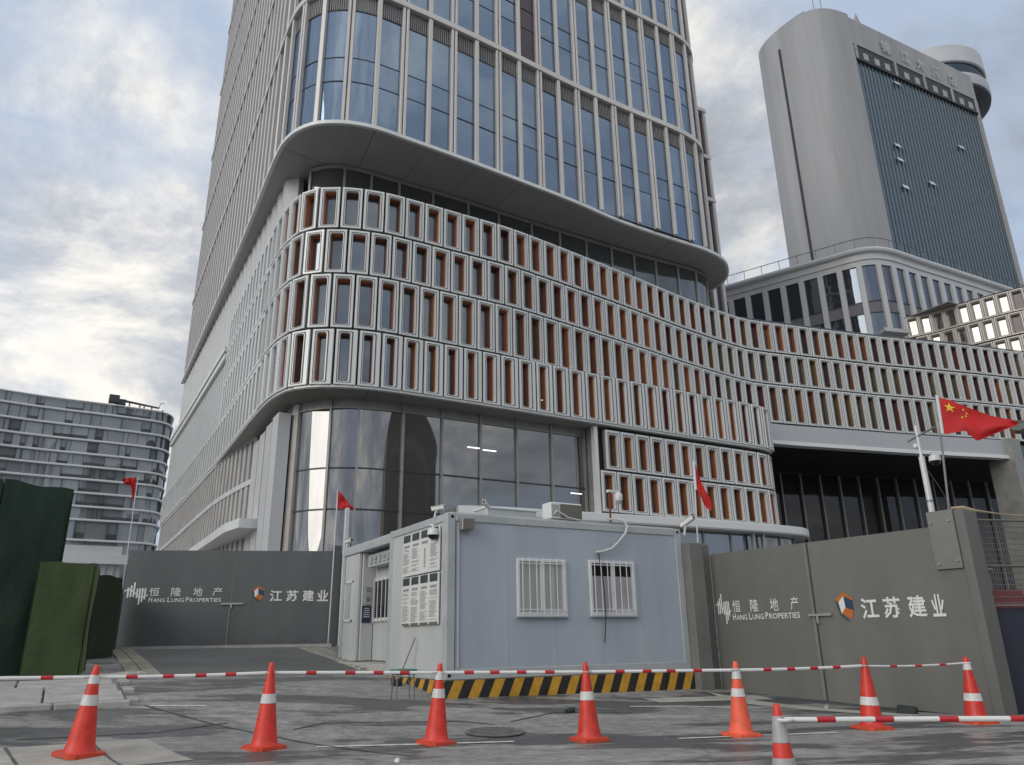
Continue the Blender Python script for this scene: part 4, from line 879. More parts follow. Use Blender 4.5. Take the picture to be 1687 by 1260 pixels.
# ------------------------------------------------------------------ site gates
def company_marks(root, hl, cn, en, cube, js, m_y):
    """white line mark, two Chinese names, Latin name and the cube emblem, all flat paint on the gate"""
    y=m_y; q=MB()
    x0,x1,z0,z1=hl; W=x1-x0; H=z1-z0
    for fx,a,b in ((.15,.32,.76),(.27,.34,.86),(.39,.36,1.0),(.53,.30,.72),(.64,.0,.74),(.75,.12,.74),(.86,.24,.74)):
        xx=x0+fx*W; q.add([(xx-.036*W,y,z0+a*H),(xx+.036*W,y,z0+a*H),(xx+.036*W,y,z0+b*H),(xx-.036*W,y,z0+b*H)],[(0,1,2,3)])
    q.build('line_mark','letter',root)
    q=MB(); n=20; pts=[(x0+W*i/n, z0+H*(.56+.13*math.sin(i/n*2*math.pi*.95+.35)-.12*i/n)) for i in range(n+1)]; w=.028*H
    q.add([(x,y-.002,z+s_*w) for x,z in pts for s_ in (-1,1)],[(2*i,2*i+2,2*i+3,2*i+1) for i in range(n)]); q.build('line_mark_wave','letter',root)
    q=MB()
    for ch,(a,b) in zip('恒隆地产',cn[0]): put_text(q,ch,(a,b,cn[1],cn[2]),y,.004)
    q.build('lettering','letter',root)
    q=MB(); ex0,ex1,ez0,ez1=en; L_=ex1-ex0; hh=ez1-ez0
    for big,rest,a,b,c in (('H','ANG',0,.055,.225),('L','UNG',.255,.305,.48),('P','ROPERTIES',.505,.555,1.0)):
        put_text(q,big,(ex0+a*L_,ex0+(b-.008)*L_,ez0,ez1),y,.012); put_text(q,rest,(ex0+(b+.004)*L_,ex0+c*L_,ez0,ez0+hh*.80),y,.012)
    q.build('lettering','letter',root)
    cx0,cx1,cz0,cz1=cube; cw=cx1-cx0; chh=cz1-cz0
    def P(u,v): return (cx0+u*cw,y,cz0+v*chh)
    q=MB()
    q.add([P(.02,.74),P(.5,1.0),P(1.0,.74),P(.95,.68),P(.48,.86),P(.18,.66)],[(0,1,4,5),(1,2,3,4)],1)
    q.add([P(.0,.72),P(.16,.64),P(.28,.26),P(.62,.05),P(.6,-.02),P(.2,.2)],[(0,1,2,5),(5,2,3,4)],3)
    q.add([P(.18,.66),P(.48,.86),P(.52,.46),P(.27,.27)],[(0,1,2,3)],0)
    q.add([P(.48,.86),P(.92,.68),P(.92,.36),P(.52,.46)],[(0,1,2,3)],2)
    q.add([P(.52,.46),P(.92,.36),P(.80,.06),P(.27,.27)],[(0,1,2,3)],1)
    q.build('cube_emblem',['letter','lg_or','lg_nv','lg_gr'],root)
    q=MB()
    for ch,(a,b) in zip('江苏建业',js[0]): put_text(q,ch,(a,b,js[1],js[2]),y,.022)
    q.build('lettering','letter',root)
def gate(name,label,A,B,z0a,z0b,z1,seam,m,mp_):
    ang=math.atan2(B[1]-A[1],B[0]-A[0]); L_=math.dist(A,B); t_=thing(name,label,'gate',(A[0],A[1],0),ang)
    for a,b,za,zb in ((0,seam-.012,z0a,z0a+(z0b-z0a)*seam/L_),(seam+.012,L_,z0a+(z0b-z0a)*seam/L_,z0b)):
        q=MB(); q.add([(a,0,za),(b,0,zb),(b,.06,zb),(a,.06,za),(a,0,z1),(b,0,z1),(b,.06,z1),(a,.06,z1)],[(0,3,2,1),(4,5,6,7),(0,1,5,4),(1,2,6,5),(2,3,7,6),(3,0,4,7)])
        o=q.build('leaf',m,t_)
        q=MB()
        for s_ in axis(a+.05,b-.05,max(.9,(b-a)/3)): q.box(s_-.03,s_+.03,.06,.11,max(za,zb)+.02,z1-.03)
        q.box(a+.03,b-.03,.06,.10,z1-.12,z1-.04); q.build('stiffener',mp_,o)
    return t_
g=gate('site_gate','dark grey double site gate with white lettering at the top of the driveway',(1.75,28.9),(8.05,26.62),1.2,1.2,4.27,3.42,'gate','gate_e')
company_marks(g,(.04,.79,2.5,3.22),([(.82,1.13),(1.5,1.82),(2.2,2.49),(2.82,3.13)],2.77,3.05),(.83,3.12,2.58,2.74),(4.08,4.5,2.58,3.1),([(4.68,5.08),(5.23,5.62),(5.76,6.14),(6.25,6.62)],2.58,2.95),-.012)
q=MB(); q.box(3.12,3.86,-.05,-.005,2.49,2.54); q.box(3.44,3.48,-.05,-.005,2.36,2.5); q.build('bolt','zinc',g)
q=MB(); q.box(3.38,3.44,-.018,-.004,1.25,2.36); q.build('seam_strip','gate_e',g)
g=gate('site_gate','mid grey double site gate with white lettering right of the blue grey cabin',(12.05,12.4),(12.516,7.22),.18,-.02,2.9,2.4,'gate_r','gate_e')
company_marks(g,(-.05+.1,.44,1.46,2.07),([(.48,.68),(.93,1.13),(1.41,1.6),(1.88,2.06)],1.68,1.92),(.47,2.06,1.53,1.66),(2.83,3.2,1.44,1.95),([(3.32,3.64),(3.74,4.05),(4.17,4.48),(4.57,4.78)],1.47,1.82),-.012)
q=MB(); q.box(2.26,2.74,-.06,-.005,1.55,1.59); q.box(2.43,2.47,-.06,-.005,1.42,1.55); q.build('bolt','zinc',g)
q=MB(); q.box(2.33,2.38,-.018,-.004,.1,2.88); q.build('seam_strip','gate_e',g)
gp_=thing('gate_post','tall grey steel gate post with bolts between right gate and mesh fence','gate post',(12.516,7.22,0),math.atan2(-5.18,.466))
q=MB(); q.bbox(.002,.16,-.02,.42,-.05,3.12,.008); q.build('post_body','gate_r',gp_)
q=MB(); q.bbox(-.43,-.002,-.045,-.008,2.2,3.14,.004); q.build('hinge_plate','gate_e',gp_)
for x,z in ((-.38,2.95),(-.08,2.96),(-.36,2.28),(-.06,2.32)):
    q=MB(); q.lathe([(.022,0),(.022,.015),(.012,.03)],8,0,Matrix.Translation((x,-.045,z))@Matrix.Rotation(R(90),4,'X')); q.build('bolt','zinc',gp_)
for label,x0,x1,y0,y1,z0,z1,ry in (('grey steel gate post against the cabin corner',11.36,11.74,12.28,12.6,.25,3.12,0),('dark grey steel gate post hinged to the right gate',11.78,12.06,12.42,12.7,.22,3.12,0)):
    t=thing('gate_post',label,'gate post',((x0+x1)/2,(y0+y1)/2,z0-.05),world_verts=True)
    q=MB(); q.bbox(x0,x1,y0,y1,z0-.05,z1,.01); q.build('post_body','gate_e' if x0<11.5 else 'gate_r',t)
    q=MB(); q.box(x0+.03,x1-.03,y0+.03,y1-.03,z1,z1+.012); q.build('cap','zinc',t)
t=thing('gate_post','slim dark gate post at the right end of the dark left gate','gate post',(8.12,26.55,1.1),world_verts=True)
q=MB(); q.bbox(8.05,8.3,26.45,26.75,1.1,4.45,.01); q.build('post_body','gate',t)
q=MB(); q.bbox(8.3,8.62,26.7,26.8,1.1,4.2,.01); q.build('side_panel','gate',t)
t=thing('corner_post','white steel corner post rising between left gate and white cabin','post',(8.32,26.2,1.1),world_verts=True)
q=MB(); q.bbox(8.29,8.43,26.2,26.34,1.1,5.75,.01); q.build('post_body','pole_w',t)
q=MB(); q.bbox(8.24,8.48,26.15,26.39,1.08,1.14,.01); q.build('foot_plate','zinc',t)

# ------------------------------------------------------------------ mesh fence, boards and tarpaulin at the right edge
t=thing('mesh_fence','wire mesh fence panel above navy board right of the gate post','fence',(13.6,7.3,0),world_verts=True)
fa=(12.95,7.25); fb=(16.5,6.2)
def fp(f,off=0): return (fa[0]+(fb[0]-fa[0])*f, fa[1]+(fb[1]-fa[1])*f+off)
for f in (0.01,.33,.66,.99):
    x,y=fp(f); q=MB(); q.box(x-.03,x+.03,y-.03,y+.03,-.05,3.02); q.build('post','mesh',t)
q=MB()
for i in range(15):
    z=1.66+i*.095; a=fp(0.01); b=fp(1); q.tube([(*a,z),(*b,z)],.006,4)
for i in range(70):
    x,y=fp(i/70); q.tube([(x,y,1.62),(x,y,3.0)],.004,4)
q.build('wire_mesh','mesh',t,kind='stuff')
for z in (1.62,2.25,3.0):
    a=fp(0); b=fp(1); q=MB(); q.tube([(*a,z),(*b,z)],.02,6); q.build('rail','mesh',t)
for i in range(4):
    a=fp(.01+i*.245,.03); b=fp(.25+i*.245,.03); q=MB(); q.add([(*a,-.03),(*b,-.03),(*b,1.58),(*a,1.58)],[(0,1,2,3)]); q.add([(a[0],a[1]+.02,-.03),(b[0],b[1]+.02,-.03),(b[0],b[1]+.02,1.58),(a[0],a[1]+.02,1.58)],[(3,2,1,0)]); q.build('board','board',t)
t=thing('red_board','faded red board leaning behind the wire mesh fence','board',(13.7,7.9,0),world_verts=True)
q=MB(); q.add([(13.2,7.75,0),(14.6,7.4,0),(14.6,7.5,1.92),(13.2,7.85,1.92),(13.2,7.8,0),(14.6,7.45,0),(14.6,7.55,1.92),(13.2,7.9,1.92)],[(0,1,2,3),(7,6,5,4),(3,2,6,7),(0,3,7,4),(1,5,6,2)]); q.build('sheet','redb',t)
t=thing('equipment_box','grey metal equipment box behind the wire mesh fence','box',(14.4,8.4,0),world_verts=True)
q=MB(); q.bbox(13.5,15.2,8.3,9.3,0,2.3,.02); q.build('body','gate_e',t)
q=MB(); q.box(13.65,14.2,8.285,8.299,1.75,2.1); q.build('door_panel','cab',t)
q=MB(); q.bbox(13.45,15.25,8.25,9.35,2.3,2.36,.02); q.build('lid','gate_r',t)
t=thing('tarpaulin','grey tarpaulin hung from a pole at the far right edge','tarpaulin',(15.2,6.5,0),world_verts=True)
q=MB(); q.tube([(15.05,6.35,0),(15.05,6.35,5.2)],.04,8); q.build('pole','pole',t)
vs=[];fs=[]
for j in range(13):
    for i in range(15):
        u=i/14; v=j/12; x=14.42+1.6*u; y=6.98-1.1*u; z=4.86+.28*u-v*(.25+.75*u)-.05*math.sin(u*9+v*3); vs.append((x+.05*math.sin(v*7+u*4),y+.06*math.sin(v*6+u*8),z))
fs=[(j*15+i,j*15+i+1,(j+1)*15+i+1,(j+1)*15+i) for j in range(12) for i in range(14)]
q=MB(); q.add(vs,fs); o=q.build('sheet','tarp',t,smooth=True); md=o.modifiers.new('thickness','SOLIDIFY'); md.thickness=.012

# ------------------------------------------------------------------ guard cabin (near) and entrance cabin (behind)
C1=thing('guard_cabin','blue grey portable cabin with two barred windows on a hazard striped base','cabin',(8.6,14,.55),world_verts=True)
X0,X1,Y0,Y1,Z0,Z1=5.84,11.36,12.5,15.35,.58,3.42
def bx(root,name,m,x0,x1,y0,y1,z0,z1,b=.012): q=MB(); q.bbox(x0,x1,y0,y1,z0,z1,b); return q.build(name,m,root)
bx(C1,'front_wall','cab',X0+.19,X1-.16,Y0+.02,Y0+.10,Z0+.16,Z1-.14)
bx(C1,'side_wall','cab_side',X0+.02,X0+.10,Y0+.2,Y1-.16,Z0+.16,Z1-.14)  # brighter light from the left is put into the paler side colour
bx(C1,'rear_wall','cab',X0+.19,X1-.16,Y1-.1,Y1-.02,Z0+.16,Z1-.14)
bx(C1,'far_side_wall','cab',X1-.10,X1-.02,Y0+.2,Y1-.16,Z0+.16,Z1-.14)
for x,y in ((X0,Y0),(X1-.17,Y0),(X0,Y1-.17),(X1-.17,Y1-.17)): bx(C1,'corner_post','cab_fr',x,x+.17,y,y+.17,Z0,Z1)
bx(C1,'top_rail','cab_fr',X0+.17,X1-.17,Y0-.003,Y0+.14,Z1-.15,Z1-.01); bx(C1,'top_rail','cab_fr',X0-.003,X0+.14,Y0+.17,Y1-.17,Z1-.15,Z1-.01)
bx(C1,'bottom_rail','cab_fr',X0+.17,X1-.17,Y0-.003,Y0+.14,Z0,Z0+.17); bx(C1,'bottom_rail','cab_fr',X0-.003,X0+.14,Y0+.17,Y1-.17,Z0,Z0+.17)
bx(C1,'roof','cab_fr',X0+.1,X1-.1,Y0+.1,Y1-.1,Z1-.02,Z1+.03)
q=MB()
for i in range(1,5):
    x=X0+.2+i*1.03; q.box(x-.004,x+.004,Y0+.014,Y0+.021,Z0+.18,Z1-.16)
q.build('panel_joint','cab_fr',C1)
bx(C1,'corner_pipe','cab_fr',X0+.215,X0+.25,Y0-.01,Y0+.02,Z0+.18,Z1-.16,.006)
for i,(x,z) in enumerate(((X0+.07,Z0+.07),(X0+.1,Z1-.07),(X1-.09,Z1-.07))):
    q=MB(); q.lathe([(.03,0),(.03,.004)],12,0,Matrix.Translation((x,Y0-.002,z))@Matrix.Rotation(R(90),4,'X')); q.build('lifting_hole','lens',C1)
def barred_window(x0,x1,z0,z1,style):
    w=q_frame=MB(); f=.055; y=Y0-.03
    for a,b,c,d in ((x0,x1,z1-f,z1),(x0,x1,z0,z0+f*1.3),(x0,x0+f,z0+f*1.3,z1-f),(x1-f,x1,z0+f*1.3,z1-f),((x0+x1)/2-.035,(x0+x1)/2+.025,z0+f*1.3,z1-f)): q_frame.bbox(a,b,y,y+.055,c,d,.006)
    o=q_frame.build('window','white',C1)
    def sub(name,m,qq): qq.v=[(vx-C1.location[0],vy-C1.location[1],vz-C1.location[2]) for vx,vy,vz in qq.v]; link(name,qq.mesh(name,m),o)
    qq=MB(); s_=.035; m0=(x0+x1)/2
    for a,b,c,d in ((m0+.03,x1-f-.002,z1-f-s_,z1-f-.002),(m0+.03,x1-f-.002,z0+f*1.3+.002,z0+f*1.3+s_),(m0+.03,m0+.03+s_,z0+.11,z1-f-s_),(x1-f-s_,x1-f-.002,z0+.11,z1-f-s_)): qq.box(a,b,y+.02,y+.045,c,d)
    sub('sliding_sash','white',qq)
    qq=MB(); qq.add([(x0+f,y+.04,z0+.06),(x1-f,y+.04,z0+.06),(x1-f,y+.04,z1-f),(x0+f,y+.04,z1-f)],[(0,1,2,3)]); 
    if style==0: sub('curtain','curtain',qq)
    else:
        sub('blind','blind',qq); qq=MB(); qq.add([(x0+f,y+.035,z1-f-.24),(x1-f,y+.035,z1-f-.24),(x1-f,y+.035,z1-f),(x0+f,y+.035,z1-f)],[(0,1,2,3)]); sub('dark_gap','lens',qq)
    for i in range(7):
        x=x0+.09+i*(x1-x0-.18)/6; qq=MB(); qq.tube([(x,y-.035,z0+.03),(x,y-.035,z1+.01)],.009,6); sub('bar','white',qq)
    for z in (z0+.12,z1-.09): qq=MB(); qq.box(x0+.03,x1-.03,y-.045,y-.03,z-.008,z+.008); sub('cross_bar','white',qq)
    qq=MB(); qq.box(x0-.03,x1+.03,y-.035,y+.03,z0-.02,z0-.002); sub('sill','cab_fr',qq)
barred_window(7.27,8.36,1.62,2.66,0); barred_window(8.91,10.03,1.63,2.68,1)
# striped plinth
PL=thing('hazard_kerb','low concrete base painted in slanted yellow and black stripes under the cabin','kerb',(8.6,13,.3),world_verts=True)
q=MB()
def stripes(a,b,off,zfun,n,rev):
    """slanted stripes on the face from a to b"""
    L_=math.dist(a,b); t_=((b[0]-a[0])/L_,(b[1]-a[1])/L_)
    for i in range(-1,n+1):
        w=L_/n
        def p(s_,v):
            s_=max(0,min(L_,s_)); x=a[0]+t_[0]*s_; y=a[1]+t_[1]*s_; zl=gz(x,y)-.06; zh=Z0-.004; return (x+t_[1]*off,y-t_[0]*off,zl+(zh-zl)*v)
        sl=w*.42; s0_=i*w
        for k,(u0,u1) in enumerate(((0,.5),(.5,1))):
            nm=q.add([p(s0_+u0*w,0),p(s0_+u1*w,0),p(s0_+u1*w+sl,1),p(s0_+u0*w+sl,1)],[(0,1,2,3)],k)
stripes((X0-.03,Y0-.06),(X1+.02,Y0-.06),0,None,14,False)
stripes((X0-.03,Y1-.1),(X0-.03,Y0-.06),0,None,7,True)
q.build('painted_face',['yel','blk'],PL)
q=MB(); q.add([(X0-.02,Y0-.05,-.1),(X1+.01,Y0-.05,-.1),(X1+.01,Y1,.0),(X0-.02,Y1,.0),(X0-.02,Y0-.05,Z0-.006),(X1+.01,Y0-.05,Z0-.006),(X1+.01,Y1,Z0-.006),(X0-.02,Y1,Z0-.006)],[(4,5,6,7),(0,1,5,4),(1,2,6,5),(2,3,7,6),(3,0,4,7)]); q.build('core','kerb',PL)
# notice boards on the cabin's side
def notice(label,y0,y1,z0,z1,n,dark_foot):
    t_=thing('notice_board',label,'notice board',(X0-.02,(y0+y1)/2,z0),R(-90))   # local x runs from the rear towards the front
    w=(y1-y0)/2; h=z1-z0
    q=MB(); q.bbox(-w,w,-.01,.012,0,h,.003); q.build('board','poster',t_)
    for i in range(n):
        a=-w+(2*w)*i/n+.04; b=-w+(2*w)*(i+1)/n-.03
        q=MB(); q.add([(a,-.014,h-.15),(b-.02,-.014,h-.15),(b-.02,-.014,h-.01),(a,-.014,h-.01)],[(0,1,2,3)]); q.build('picture_header','ink2',t_)
        q=MB(); q.add([(a+.03,-.0142,h-.255),(b-.05,-.0142,h-.255),(b-.05,-.0142,h-.21),(a+.03,-.0142,h-.21)],[(0,1,2,3)]); 
        k=0; z=h-.30
        while z>.06:
            if not (dark_foot==0 and i==2):
                ln=(b-a)*random.uniform(.55,1); q.add([(a,-.014,z),(a+ln,-.014,z),(a+ln,-.014,z+.009),(a,-.014,z+.009)],[(0,1,2,3)])
            z-=.021+(.03 if random.random()<.13 else 0)
        if dark_foot==0 and i==2:
            for kk in range(16): zz=h-.36-kk*.022; ww=(.02+.03*random.random()); q.add([((a+b)/2-ww,-.014,zz),((a+b)/2+ww,-.014,zz),((a+b)/2+ww,-.014,zz+.014),((a+b)/2-ww,-.014,zz+.014)],[(0,1,2,3)])
        q.build('print_lines','ink',t_)
        if dark_foot:
            q=MB(); q.add([(a,-.014,-.0),(b,-.014,.0),(b,-.014,.04),(a,-.014,.04)],[(0,1,2,3)]); q.build('foot_strip','ac_f',t_)
    return t_
notice('upper white notice board with columns of print on the cabin side',12.76,14.52,2.42,3.22,4,0)
notice('lower white notice board with a dark foot strip on the cabin side',12.77,14.50,1.50,2.39,4,1)

C2=thing('entrance_cabin','pale grey entrance cabin with a recessed barred window behind the blue grey cabin','cabin',(7.6,17.5,.8),world_verts=True)
AX=6.25; AY0,AY1=15.55,19.75; AZ0,AZ1=.80,3.50; RX=6.62
bx(C2,'top_beam','cab_fr',AX,AX+.2,AY0,AY1,AZ1-.17,AZ1)
bx(C2,'corner_post','cab_fr',AX,AX+.16,AY0,AY0+.16,AZ0,AZ1-.18); bx(C2,'corner_post','cab_fr',AX+.05,AX+.19,AY0-.17,AY0-.03,AZ0-.1,AZ1)
bx(C2,'corner_post','cab_fr',AX,AX+.14,AY1-.15,AY1,AZ0,AZ1-.18)
bx(C2,'side_wall','cab_side',AX+.03,AX+.11,18.55,AY1-.16,AZ0,AZ1-.18)
bx(C2,'return_wall','cab_side',AX+.112,RX+.05,18.46,18.545,AZ0,AZ1-.18)
bx(C2,'recess_wall','cab_side',RX+.05,RX+.13,AY0+.1,18.45,AZ0,AZ1-.18)
bx(C2,'front_return','cab_side',AX+.17,RX+.04,AY0+.02,AY0+.10,AZ0,AZ1-.18)
bx(C2,'roof','cab_fr',AX+.05,AX+2.9,AY0,AY1,AZ1+.0,AZ1+.06)
bx(C2,'rear_wall','cab_side',AX+.2,AX+2.9,AY1-.1,AY1-.02,AZ0,AZ1-.02)
bx(C2,'recess_ceiling','cab_fr',AX+.2,RX+.05,AY0+.1,18.46,AZ1-.14,AZ1-.09)
bx(C2,'doorstep','gstone',AX-.35,RX+.1,AY0-.15,18.7,AZ0-.25,AZ0-.02)
bx(C2,'name_board','cab_fr',RX-.2,RX+.045,16.0,18.3,2.94,3.24)
q=MB()
for i in range(6):
    y=16.55+i*.28; z=3.0
    for a,b,c,d in ((0,.16,.0,.025),(0,.16,.09,.115),(.06,.09,.0,.17),(0,.03,.05,.17)):
        if random.random()<.85: q.add([(RX-.204,y+a,z+c),(RX-.204,y+b,z+c),(RX-.204,y+b,z+d),(RX-.204,y+a,z+d)],[(3,2,1,0)])
q.build('name_print','gate_e',C2)
q=MB(); wy0,wy1,wz0,wz1=16.8,18.4,1.68,2.68
for a,b,c,d in ((wy0,wy1,wz1-.06,wz1),(wy0,wy1,wz0,wz0+.08),(wy0,wy0+.06,wz0,wz1),(wy1-.06,wy1,wz0,wz1)): q.bbox(RX-.0,RX+.06,a,b,c,d,.006)
q.build('window','white',C2)
q=MB(); q.box(RX+.03,RX+.045,wy0+.05,wy1-.05,wz0+.05,wz1-.05); q.build('dark_pane','lens',C2)
for i in range(6):
    y=wy0+.12+i*.27; q=MB(); q.tube([(RX-.03,y,wz0-.02),(RX-.03,y,wz1+.02)],.012,6); q.build('bar','white',C2)
bx(C2,'door','door',RX+.0,RX+.048,15.8,16.75,AZ0,2.75); 
q=MB(); y0_,y1_,z0_,z1_=18.9,19.5,1.70,2.68
for a,b,c,d in ((y0_,y1_,z1_-.05,z1_),(y0_,y1_,z0_,z0_+.05),(y0_,y0_+.05,z0_,z1_),(y1_-.05,y1_,z0_,z1_)): q.bbox(AX-.0,AX+.04,a,b,c,d,.005)
q.build('side_window','white',C2)
q=MB(); q.box(AX+.02,AX+.029,y0_+.04,y1_-.04,z0_+.04,z1_-.04); q.build('side_curtain','curtain',C2)
# small signs on the return wall (faces the road)
def wall_sign(label,x0,x1,z0,z1,m,lines):
    t_=thing('wall_sign',label,'sign',((x0+x1)/2,18.45,z0),0)
    w=(x1-x0)/2; q=MB(); q.bbox(-w,w,-.012,.0,0,z1-z0,.002); q.build('plate',m,t_)
    q=MB()
    for i in range(lines): z=(z1-z0)*(.82-.62*i/max(1,lines)); ln=w*random.uniform(.5,.85); q.add([(-ln,-.0135,z),(ln,-.0135,z),(ln,-.0135,z+.018),(-ln,-.0135,z+.018)],[(0,1,2,3)])
    q.build('print_lines','letter' if m=='navy' else 'ink2',t_)
wall_sign('navy blue sign plate with white print on the cabin wall',6.37,6.60,1.66,2.06,'navy',5)
wall_sign('small grey framed paper above the navy sign plate',6.45,6.60,2.09,2.27,'cab_fr',4)
wall_sign('pale square card topmost on the recessed cabin wall',6.45,6.60,2.31,2.50,'curtain',3)

# ------------------------------------------------------------------ fittings on the cabins
AC=thing('air_conditioner','white outdoor air conditioner unit sitting on the cabin roof edge','air conditioner',(8.52,12.75,3.45),world_verts=True)
bx(AC,'body','white',8.14,8.9,12.62,12.95,3.47,3.80,.02)
bx(AC,'front_grille','ac_f',8.36,8.88,12.605,12.62,3.50,3.77,.004)
q=MB()
for i in range(7): q.box(8.155,8.34,12.612,12.62,3.52+i*.035,3.535+i*.035)
q.build('vent_slats','ink',AC)
q=MB(); q.tube([(8.2,12.6,3.55),(8.25,12.57,3.62),(8.35,12.57,3.58),(8.5,12.56,3.50),(8.75,12.55,3.46)],.016,6); q.build('pipe','tape',AC)
def tag(o,label,cat,group=None):
    o['label']=label; o['category']=cat
    if group: o['group']=group
    return o
q=MB(); q.tube([(9.08,12.47,2.84),(9.2,12.43,2.85),(9.44,12.42,2.92),(9.62,12.42,3.06),(9.80,12.42,3.24),(9.86,12.42,3.38),(9.82,12.45,3.50),(9.70,12.55,3.54),(9.5,12.6,3.53)],.026,8); tag(q.build('lagged_pipe','tape',smooth=True,loc=(9.4,12.45,3.1)),'white taped pipe curving down the cabin front into a wall hole','pipe')
q=MB(); q.tube([(9.14,12.47,2.82),(9.17,12.44,2.5),(9.2,12.42,2.1),(9.21,12.43,1.6),(9.18,12.47,1.13)],.011,6); tag(q.build('hanging_cable','cable',loc=(9.17,12.45,1.2)),'dark cable hanging across the right barred window','cable')
t=thing('canopy_standin','long flat grey box on the cabin roof standing in for the canopy slab','canopy slab',(7.3,13.2,3.45),world_verts=True)  # stand-in for the building's canopy slab showing above the roof
bx(t,'body','cab_fr',6.95,8.1,13.1,13.6,3.46,3.66); bx(t,'lid','rim',6.92,8.13,13.07,13.63,3.66,3.70)
t=thing('loudspeaker_box','small brown grille box hung under the cabin top rail','box',(6.14,12.43,3.1),world_verts=True)
bx(t,'body','mull',6.06,6.31,12.33,12.49,3.10,3.32); bx(t,'grille','ac_f',6.08,6.29,12.322,12.33,3.12,3.30,.003)
def bullet_camera(label,loc,rz,tilt=-15,s=1.0):
    t_=thing('security_camera',label,'security camera',loc,rz)
    M_=Matrix.Translation((0,0,.10*s))@Matrix.Rotation(R(tilt),4,'X')
    q=MB(); q.bbox(-.04*s,.04*s,-.17*s,.11*s,-.035*s,.045*s,.012*s,0,M_); q.build('housing','cctv',t_)
    q=MB(); q.bbox(-.048*s,.048*s,-.2*s,.12*s,.048*s,.056*s,.003*s,0,M_); q.build('sunshield','cctv',t_)
    q=MB(); q.lathe([(.028*s,0),(.028*s,.01*s)],12,0,M_@Matrix.Translation((0,-.17*s,0))@Matrix.Rotation(R(90),4,'X')); q.build('lens','lens',t_)
    q=MB(); q.tube([(0,.05*s,-.10*s),(0,.03*s,0),(0,0,.08*s)],.018*s,8); q.build('bracket','cctv',t_); return t_
bullet_camera('white bullet camera on the cabin roof rail above the front corner beam',(6.62,12.45,3.50),R(-50),-18,.85)
bullet_camera('white bullet camera on the roof corner above the notice boards',(5.85,13.0,3.47),R(50),-8,.9)
bullet_camera('white bullet camera at the right end of the cabin roof',(11.45,12.4,3.42),R(15),-25,1.3)
bullet_camera('small white camera at the far end of the entrance cabin roof',(6.3,19.6,3.6),R(10),-5,1.2)
def dome_camera(label,loc,s=1.0,arm=None):
    t_=thing('dome_camera',label,'security camera',loc,0)
    q=MB(); q.lathe([(.06*s,.20*s),(.10*s,.18*s),(.115*s,.10*s),(.115*s,.07*s)],20); q.build('housing','cctv',t_,smooth=True)
    q=MB(); q.lathe([(.01*s,-.02*s),(.06*s,-.005*s),(.09*s,.03*s),(.10*s,.07*s)],20); q.build('dome','lens' if arm!='w' else 'cctv',t_,smooth=True)
    q=MB(); q.tube([(0,0,.19*s),(0,.0,.26*s),(.0,.14*s,.28*s)] if arm is None else [(0,0,.19*s),(0,0,.28*s),(-.12*s,0,.30*s)],.02*s,8); q.build('arm','cctv',t_); return t_
dome_camera('white dome camera on the cabin side above the upper notice board',(X0-.12,12.85,2.98),.95)
t=thing('camera_post','thin rusty post carrying a white turret camera on the cabin roof','camera post',(9.66,12.7,3.45),world_verts=True)
q=MB(); q.tube([(9.66,12.7,3.44),(9.66,12.7,4.12)],.022,8); q.build('pole','rust',t)
q=MB(); q.box(9.62,9.9,12.66,12.74,4.12,4.17); q.build('arm','cctv',t)
q=MB(); q.lathe([(.03,0),(.075,.02),(.085,.08),(.085,.14),(.06,.18),(.03,.2)],16,0,Matrix.Translation((9.87,12.66,3.93))); q.build('turret','cctv',t,smooth=True)
q=MB(); q.lathe([(.02,0),(.05,.015),(.06,.05)],16,0,Matrix.Translation((9.87,12.66,3.885))); q.build('lens','refl_g',t,smooth=True)
# CCTV pole at the right gate
t=thing('camera_pole','grey camera pole with cross arm standing behind the right gate','camera pole',(12.75,7.72,0),world_verts=True)
q=MB(); q.tube([(12.75,7.72,0),(12.75,7.72,4.15)],.05,10); q.tube([(12.75,7.72,4.15),(12.75,7.72,4.72)],.026,8); q.build('mast','pole_w',t)
q=MB(); q.tube([(12.72,7.9,4.46),(12.78,7.4,4.62)],.018,6); q.build('cross_arm','pole',t)
q=MB(); q.lathe([(.055,0),(.055,.04)],10,0,Matrix.Translation((12.75,7.72,3.35))); q.build('clamp','pole',t)
q=MB(); q.lathe([(.02,0),(.05,.03),(.045,.08),(.02,.1)],10,0,Matrix.Translation((12.74,7.78,4.30))); q.build('lamp','cctv',t)
dome_camera('white dome camera hung from the pole above the right gate',(12.80,7.52,3.98),.85)
q=MB(); q.tube([(12.76,7.66,3.9),(12.72,7.5,3.6),(12.66,7.36,3.3),(12.62,7.26,3.14)],.006,5); tag(q.build('stay_wire','cable',loc=(12.7,7.5,3.2)),'thin slack wire from camera pole down to gate post','wire')
q=MB(); q.tube([(12.62,7.3,3.17),(12.78,7.2,3.18),(12.95,7.1,3.13),(13.4,6.95,3.08),(14.2,6.7,3.05)],[.03,.035,.02,.012,.012],6); tag(q.build('rope','rope',loc=(12.9,7.1,3.1)),'pale rope lying over the gate post top and fence','rope')

